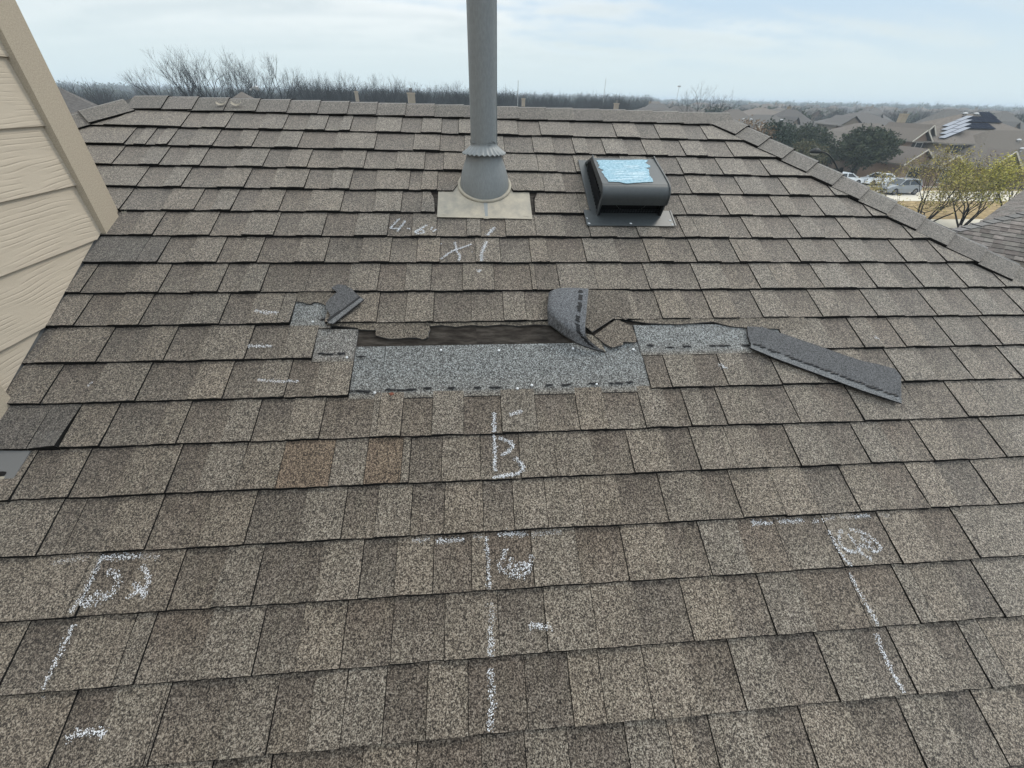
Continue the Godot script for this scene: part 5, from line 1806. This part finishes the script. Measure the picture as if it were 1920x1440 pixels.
func car(label: String, at: Vector3, turn: float, paint: Material, tall: bool) -> void:
	var t := thing("parked_car", label, "car", Transform3D(Basis(Vector3.UP, turn), at), "cars parked along the street")
	var r := 0.37 if tall else 0.33
	var H := 1.70 if tall else 1.45
	var belt := 1.05 if tall else 0.93
	var mb := MB.new()
	# lower body with wheel arches, front towards -x
	var prof := [Vector2(-2.30, 0.30), Vector2(-1.82, 0.24)]
	for i in 7: prof.append(Vector2(-1.40, 0.30) + Vector2(-cos(PI * i / 6.0), sin(PI * i / 6.0)) * (r + 0.05))
	prof.append(Vector2(0, 0.22))
	for i in 7: prof.append(Vector2(1.38, 0.30) + Vector2(-cos(PI * i / 6.0), sin(PI * i / 6.0)) * (r + 0.05))
	prof.append_array([Vector2(1.86, 0.26), Vector2(2.26, 0.36), Vector2(2.33, 0.62), Vector2(2.26, belt + 0.02), Vector2(1.55, belt + 0.06), Vector2(-0.95, belt), Vector2(-1.95, belt - 0.14), Vector2(-2.30, belt - 0.30), Vector2(-2.36, 0.55)])
	var half := []
	for q in prof: half.append(0.90 - 0.10 * clampf((q.y - 0.6) / 0.5, 0, 1) - 0.14 * clampf((absf(q.x) - 1.9) / 0.4, 0, 1))
	loft_profile(mb, prof, half)
	var body := part("body", mb, paint, t)
	mb = MB.new()
	var rear := 1.95 if tall else 1.70
	var cab := [Vector2(-1.10, belt - 0.02), Vector2(rear, belt + 0.02), Vector2(rear - (0.25 if tall else 0.75), H - 0.06), Vector2(-0.30, H - 0.06)]
	loft_profile(mb, cab, [0.80, 0.80, 0.62, 0.62])
	part("window_glass", mb, M.far_glass, t)
	mb = MB.new()
	var rf := [Vector2(-0.36, H - 0.08), Vector2(rear - (0.22 if tall else 0.70), H - 0.08), Vector2(rear - (0.40 if tall else 0.95), H), Vector2(-0.05, H)]
	loft_profile(mb, rf, [0.65, 0.65, 0.56, 0.56])
	for s in [-1.0, 1.0]:
		for q in [[Vector3(-1.08, belt, 0.79), Vector3(-0.33, H - 0.06, 0.63), 0.06], [Vector3(0.28, belt, 0.805), Vector3(0.30, H - 0.06, 0.63), 0.07], [Vector3(rear - 0.02, belt, 0.79), Vector3(rear - (0.26 if tall else 0.76), H - 0.06, 0.62), 0.10]]:
			var a: Vector3 = q[0] * Vector3(1, 1, s); var b: Vector3 = q[1] * Vector3(1, 1, s)
			mb.tube([a, b], [q[2], q[2] * 0.8], 5)
	part("roof", mb, paint, t)
	for x in [-1.40, 1.38]:
		for z in [-0.80, 0.80]: wheel(t, Vector3(x, r, z), r)
	for s in [-1.0, 1.0]:
		mb = MB.new()
		mb.box(Vector3(-2.22, belt - 0.28, 0.58 * s), Vector3(0.22, 0.13, 0.34))
		part("headlight", mb, M.head_glass, t)
		mb = MB.new()
		mb.box(Vector3(2.24, belt - 0.14, 0.60 * s), Vector3(0.16, 0.16, 0.30))
		part("tail_light", mb, M.tail_red, t)
		mb = MB.new()
		mb.box(Vector3(-0.92, belt + 0.06, 0.95 * s), Vector3(0.16, 0.13, 0.18))
		part("mirror", mb, paint, t)
	mb = MB.new()
	mb.box(Vector3(-2.335, 0.52, 0), Vector3(0.06, 0.16, 1.0))
	part("grille", mb, M.tyre, t)

func build_street() -> void:
	var m := MB.new()
	m.quad(Vector3(-6000, 0, 6000), Vector3(6000, 0, 6000), Vector3(6000, 0, -6000), Vector3(-6000, 0, -6000), Color.WHITE)
	structure("ground", m, M.ground)
	var strips := [["lawn", -34.6, -31.5, 0.006, M.lawn], ["sidewalk", -38.6, -34.6, 0.012, M.concrete], ["lawn", -47.2, -38.6, 0.006, M.lawn], ["driveway", -53.6, -47.2, 0.012, M.concrete],
		["lawn", -56.2, -53.6, 0.008, M.lawn], ["road", -61.0, -56.2, 0.012, M.concrete], ["lawn", -66.0, -61.0, 0.008, M.lawn]]
	for s in strips:
		m = MB.new()
		m.quad(Vector3(24, s[3], s[2]), Vector3(72, s[3], s[2]), Vector3(72, s[3], s[1]), Vector3(24, s[3], s[1]), Color.WHITE)
		structure(s[0], m, s[4])
	m = MB.new()
	m.box(Vector3(48, 0.06, -56.1), Vector3(48, 0.12, 0.16), Color.WHITE)
	structure("kerb", m, M.concrete)
	car("white sedan parked on the street, half hidden behind the roof hip", Vector3(50.0, 0.012, -58.4), 3.10, M.car_white, false)
	car("white sedan parked under the round oak, facing left", Vector3(54.6, 0.012, -58.0), 0.02, M.car_white, false)
	car("dark grey pickup sized car behind the olive tree branches", Vector3(51.9, 0.012, -51.6), 0.06, M.car_dark, true)
	# street lamp
	var t := thing("street_lamp", "black street lamp with curved arm and white lens rising above the hip", "street lamp", Transform3D(Basis.IDENTITY, Vector3(15.43, 0, -18.38)))
	var mb := MB.new()
	mb.tube([Vector3(0, 0, 0), Vector3(0, 3.0, 0), Vector3(0, 6.75, 0)], [0.09, 0.07, 0.055], 10)
	mb.tube([Vector3(0, 6.45, 0), Vector3(0, 6.62, 0), Vector3(0, 6.80, 0)], [0.075, 0.085, 0.05], 10)
	part("pole", mb, M.lamp_black, t)
	mb = MB.new()
	var p := []
	var rr := []
	for i in 9:
		var s := i / 8.0
		p.append(Vector3(-0.80 * s, 6.55 + 0.85 * sin(s * PI * 0.5) - 0.10 * s * s, -0.65 * s))
		rr.append(0.028)
	mb.tube(p, rr, 8)
	part("arm", mb, M.lamp_black, t)
	var hc: Vector3 = p[8]
	mb = MB.new()
	var rings := []
	for q in [[0.17, -0.05], [0.19, 0.0], [0.16, 0.07], [0.08, 0.12], [0.03, 0.16]]:
		var ring := []
		for j in 16: ring.append(hc + Vector3(-0.12, 0, -0.06) + Vector3(cos(TAU * j / 16) * q[0] * 1.25, q[1], -sin(TAU * j / 16) * q[0]))
		rings.append(ring)
	mb.loft(rings, true, Color.WHITE)
	var head := part("lamp_head", mb, M.lamp_black, t)
	mb = MB.new()
	rings = []
	for q in [[0.01, -0.14], [0.08, -0.13], [0.14, -0.09], [0.165, -0.045]]:
		var ring := []
		for j in 16: ring.append(hc + Vector3(-0.12, 0, -0.06) + Vector3(cos(TAU * j / 16) * q[0] * 1.2, q[1], -sin(TAU * j / 16) * q[0]))
		rings.append(ring)
	mb.loft(rings, true, Color.WHITE)
	part("lens", mb, M.lamp_lens, head)
	# clipped hedge
	var h := thing("hedge", "low dark clipped hedge left of the parked white sedan", "hedge", Transform3D(Basis.IDENTITY, Vector3(51.5, 0, -63.6)))
	mb = MB.new()
	mb.box(Vector3(0, 0.5, 0), Vector3(3.4, 0.9, 1.0), Color(0.02, 0.028, 0.018))
	for k in 6: leaf_cloud(mb, Vector3(-1.6 + k * 0.64, 0.6, 0), Vector3(0.6, 0.65, 0.75), 420, 0.10, CEDAR, k, 0.3)
	part("foliage", mb, M.leaf, h)
	# thin poles on the skyline
	for d in [["thin pale mast on the skyline right of the pipe", Vector3(14.0, 0, -150), 13.0], ["thin pole on the skyline above the box vent", Vector3(64, 0, -240), 17.0], ["tall floodlight pole on the skyline right of centre", Vector3(118, 0, -282), 15.5]]:
		var o := thing("skyline_pole", d[0], "pole", Transform3D(Basis.IDENTITY, d[1]))
		mb = MB.new()
		mb.tube([Vector3.ZERO, Vector3(0, d[2] * 0.5, 0), Vector3(0, d[2], 0)], [0.16, 0.13, 0.08], 6)
		if d[2] > 15 and d[2] < 16: mb.box(Vector3(0, d[2], 0), Vector3(1.8, 0.7, 0.4))
		part("mast", mb, M.far_frame, o)

func _ready() -> void:
	rng.seed = 20240611
	roof_noise.seed = 4
	roof_noise.frequency = 0.02
	# camera
	var cam := Camera3D.new()
	cam.name = "camera"
	cam.fov = 85.13
	cam.near = 0.05
	cam.far = 9000.0
	cam.transform = Transform3D(Basis(Vector3(0.99652629, 0.01741701, 0.08143715), Vector3(0.03180995, 0.82412942, -0.56550758), Vector3(-0.07696421, 0.56613368, 0.8207126)), Vector3(0, 9, 0))
	add_child(cam)
	# sky, haze, exposure
	var env := Environment.new()
	env.background_mode = Environment.BG_SKY
	var sky := Sky.new()
	var pm := PanoramaSkyMaterial.new()
	pm.panorama = ImageTexture.create_from_image(sky_image())
	sky.sky_material = pm
	env.sky = sky
	env.tonemap_mode = Environment.TONE_MAPPER_LINEAR
	env.tonemap_exposure = 1.0
	env.fog_enabled = true
	env.fog_density = 0.0008
	env.fog_light_color = Color(0.83, 0.88, 0.92)
	env.sdfgi_enabled = true
	env.ssao_enabled = true
	env.ssil_enabled = true
	var we := WorldEnvironment.new()
	we.environment = env
	add_child(we)
	# sun behind thin cloud, ahead and to the right
	var sun := DirectionalLight3D.new()
	sun.name = "sun"
	sun.light_energy = 0.5
	sun.light_color = Color(1.0, 0.965, 0.91)
	sun.light_angular_distance = 14.0
	sun.shadow_enabled = true
	sun.rotation_degrees = Vector3(-48, 125, 0)
	add_child(sun)
	RT = Transform3D(Basis(Vector3(0.99996116, -0.00881409, 0.0), Vector3(0.00791156, 0.89756838, 0.44080427), Vector3(-0.00388529, -0.44078715, 0.89760325)), Vector3(0, 9, 0) - Vector3(0.00791156, 0.89756838, 0.44080427) * 1.19685)
	make_materials()
	build_street()
	build_house()
	build_pipe()
	build_box_vent()
	build_loose()
	build_chips()
	build_houses()
	build_trees()
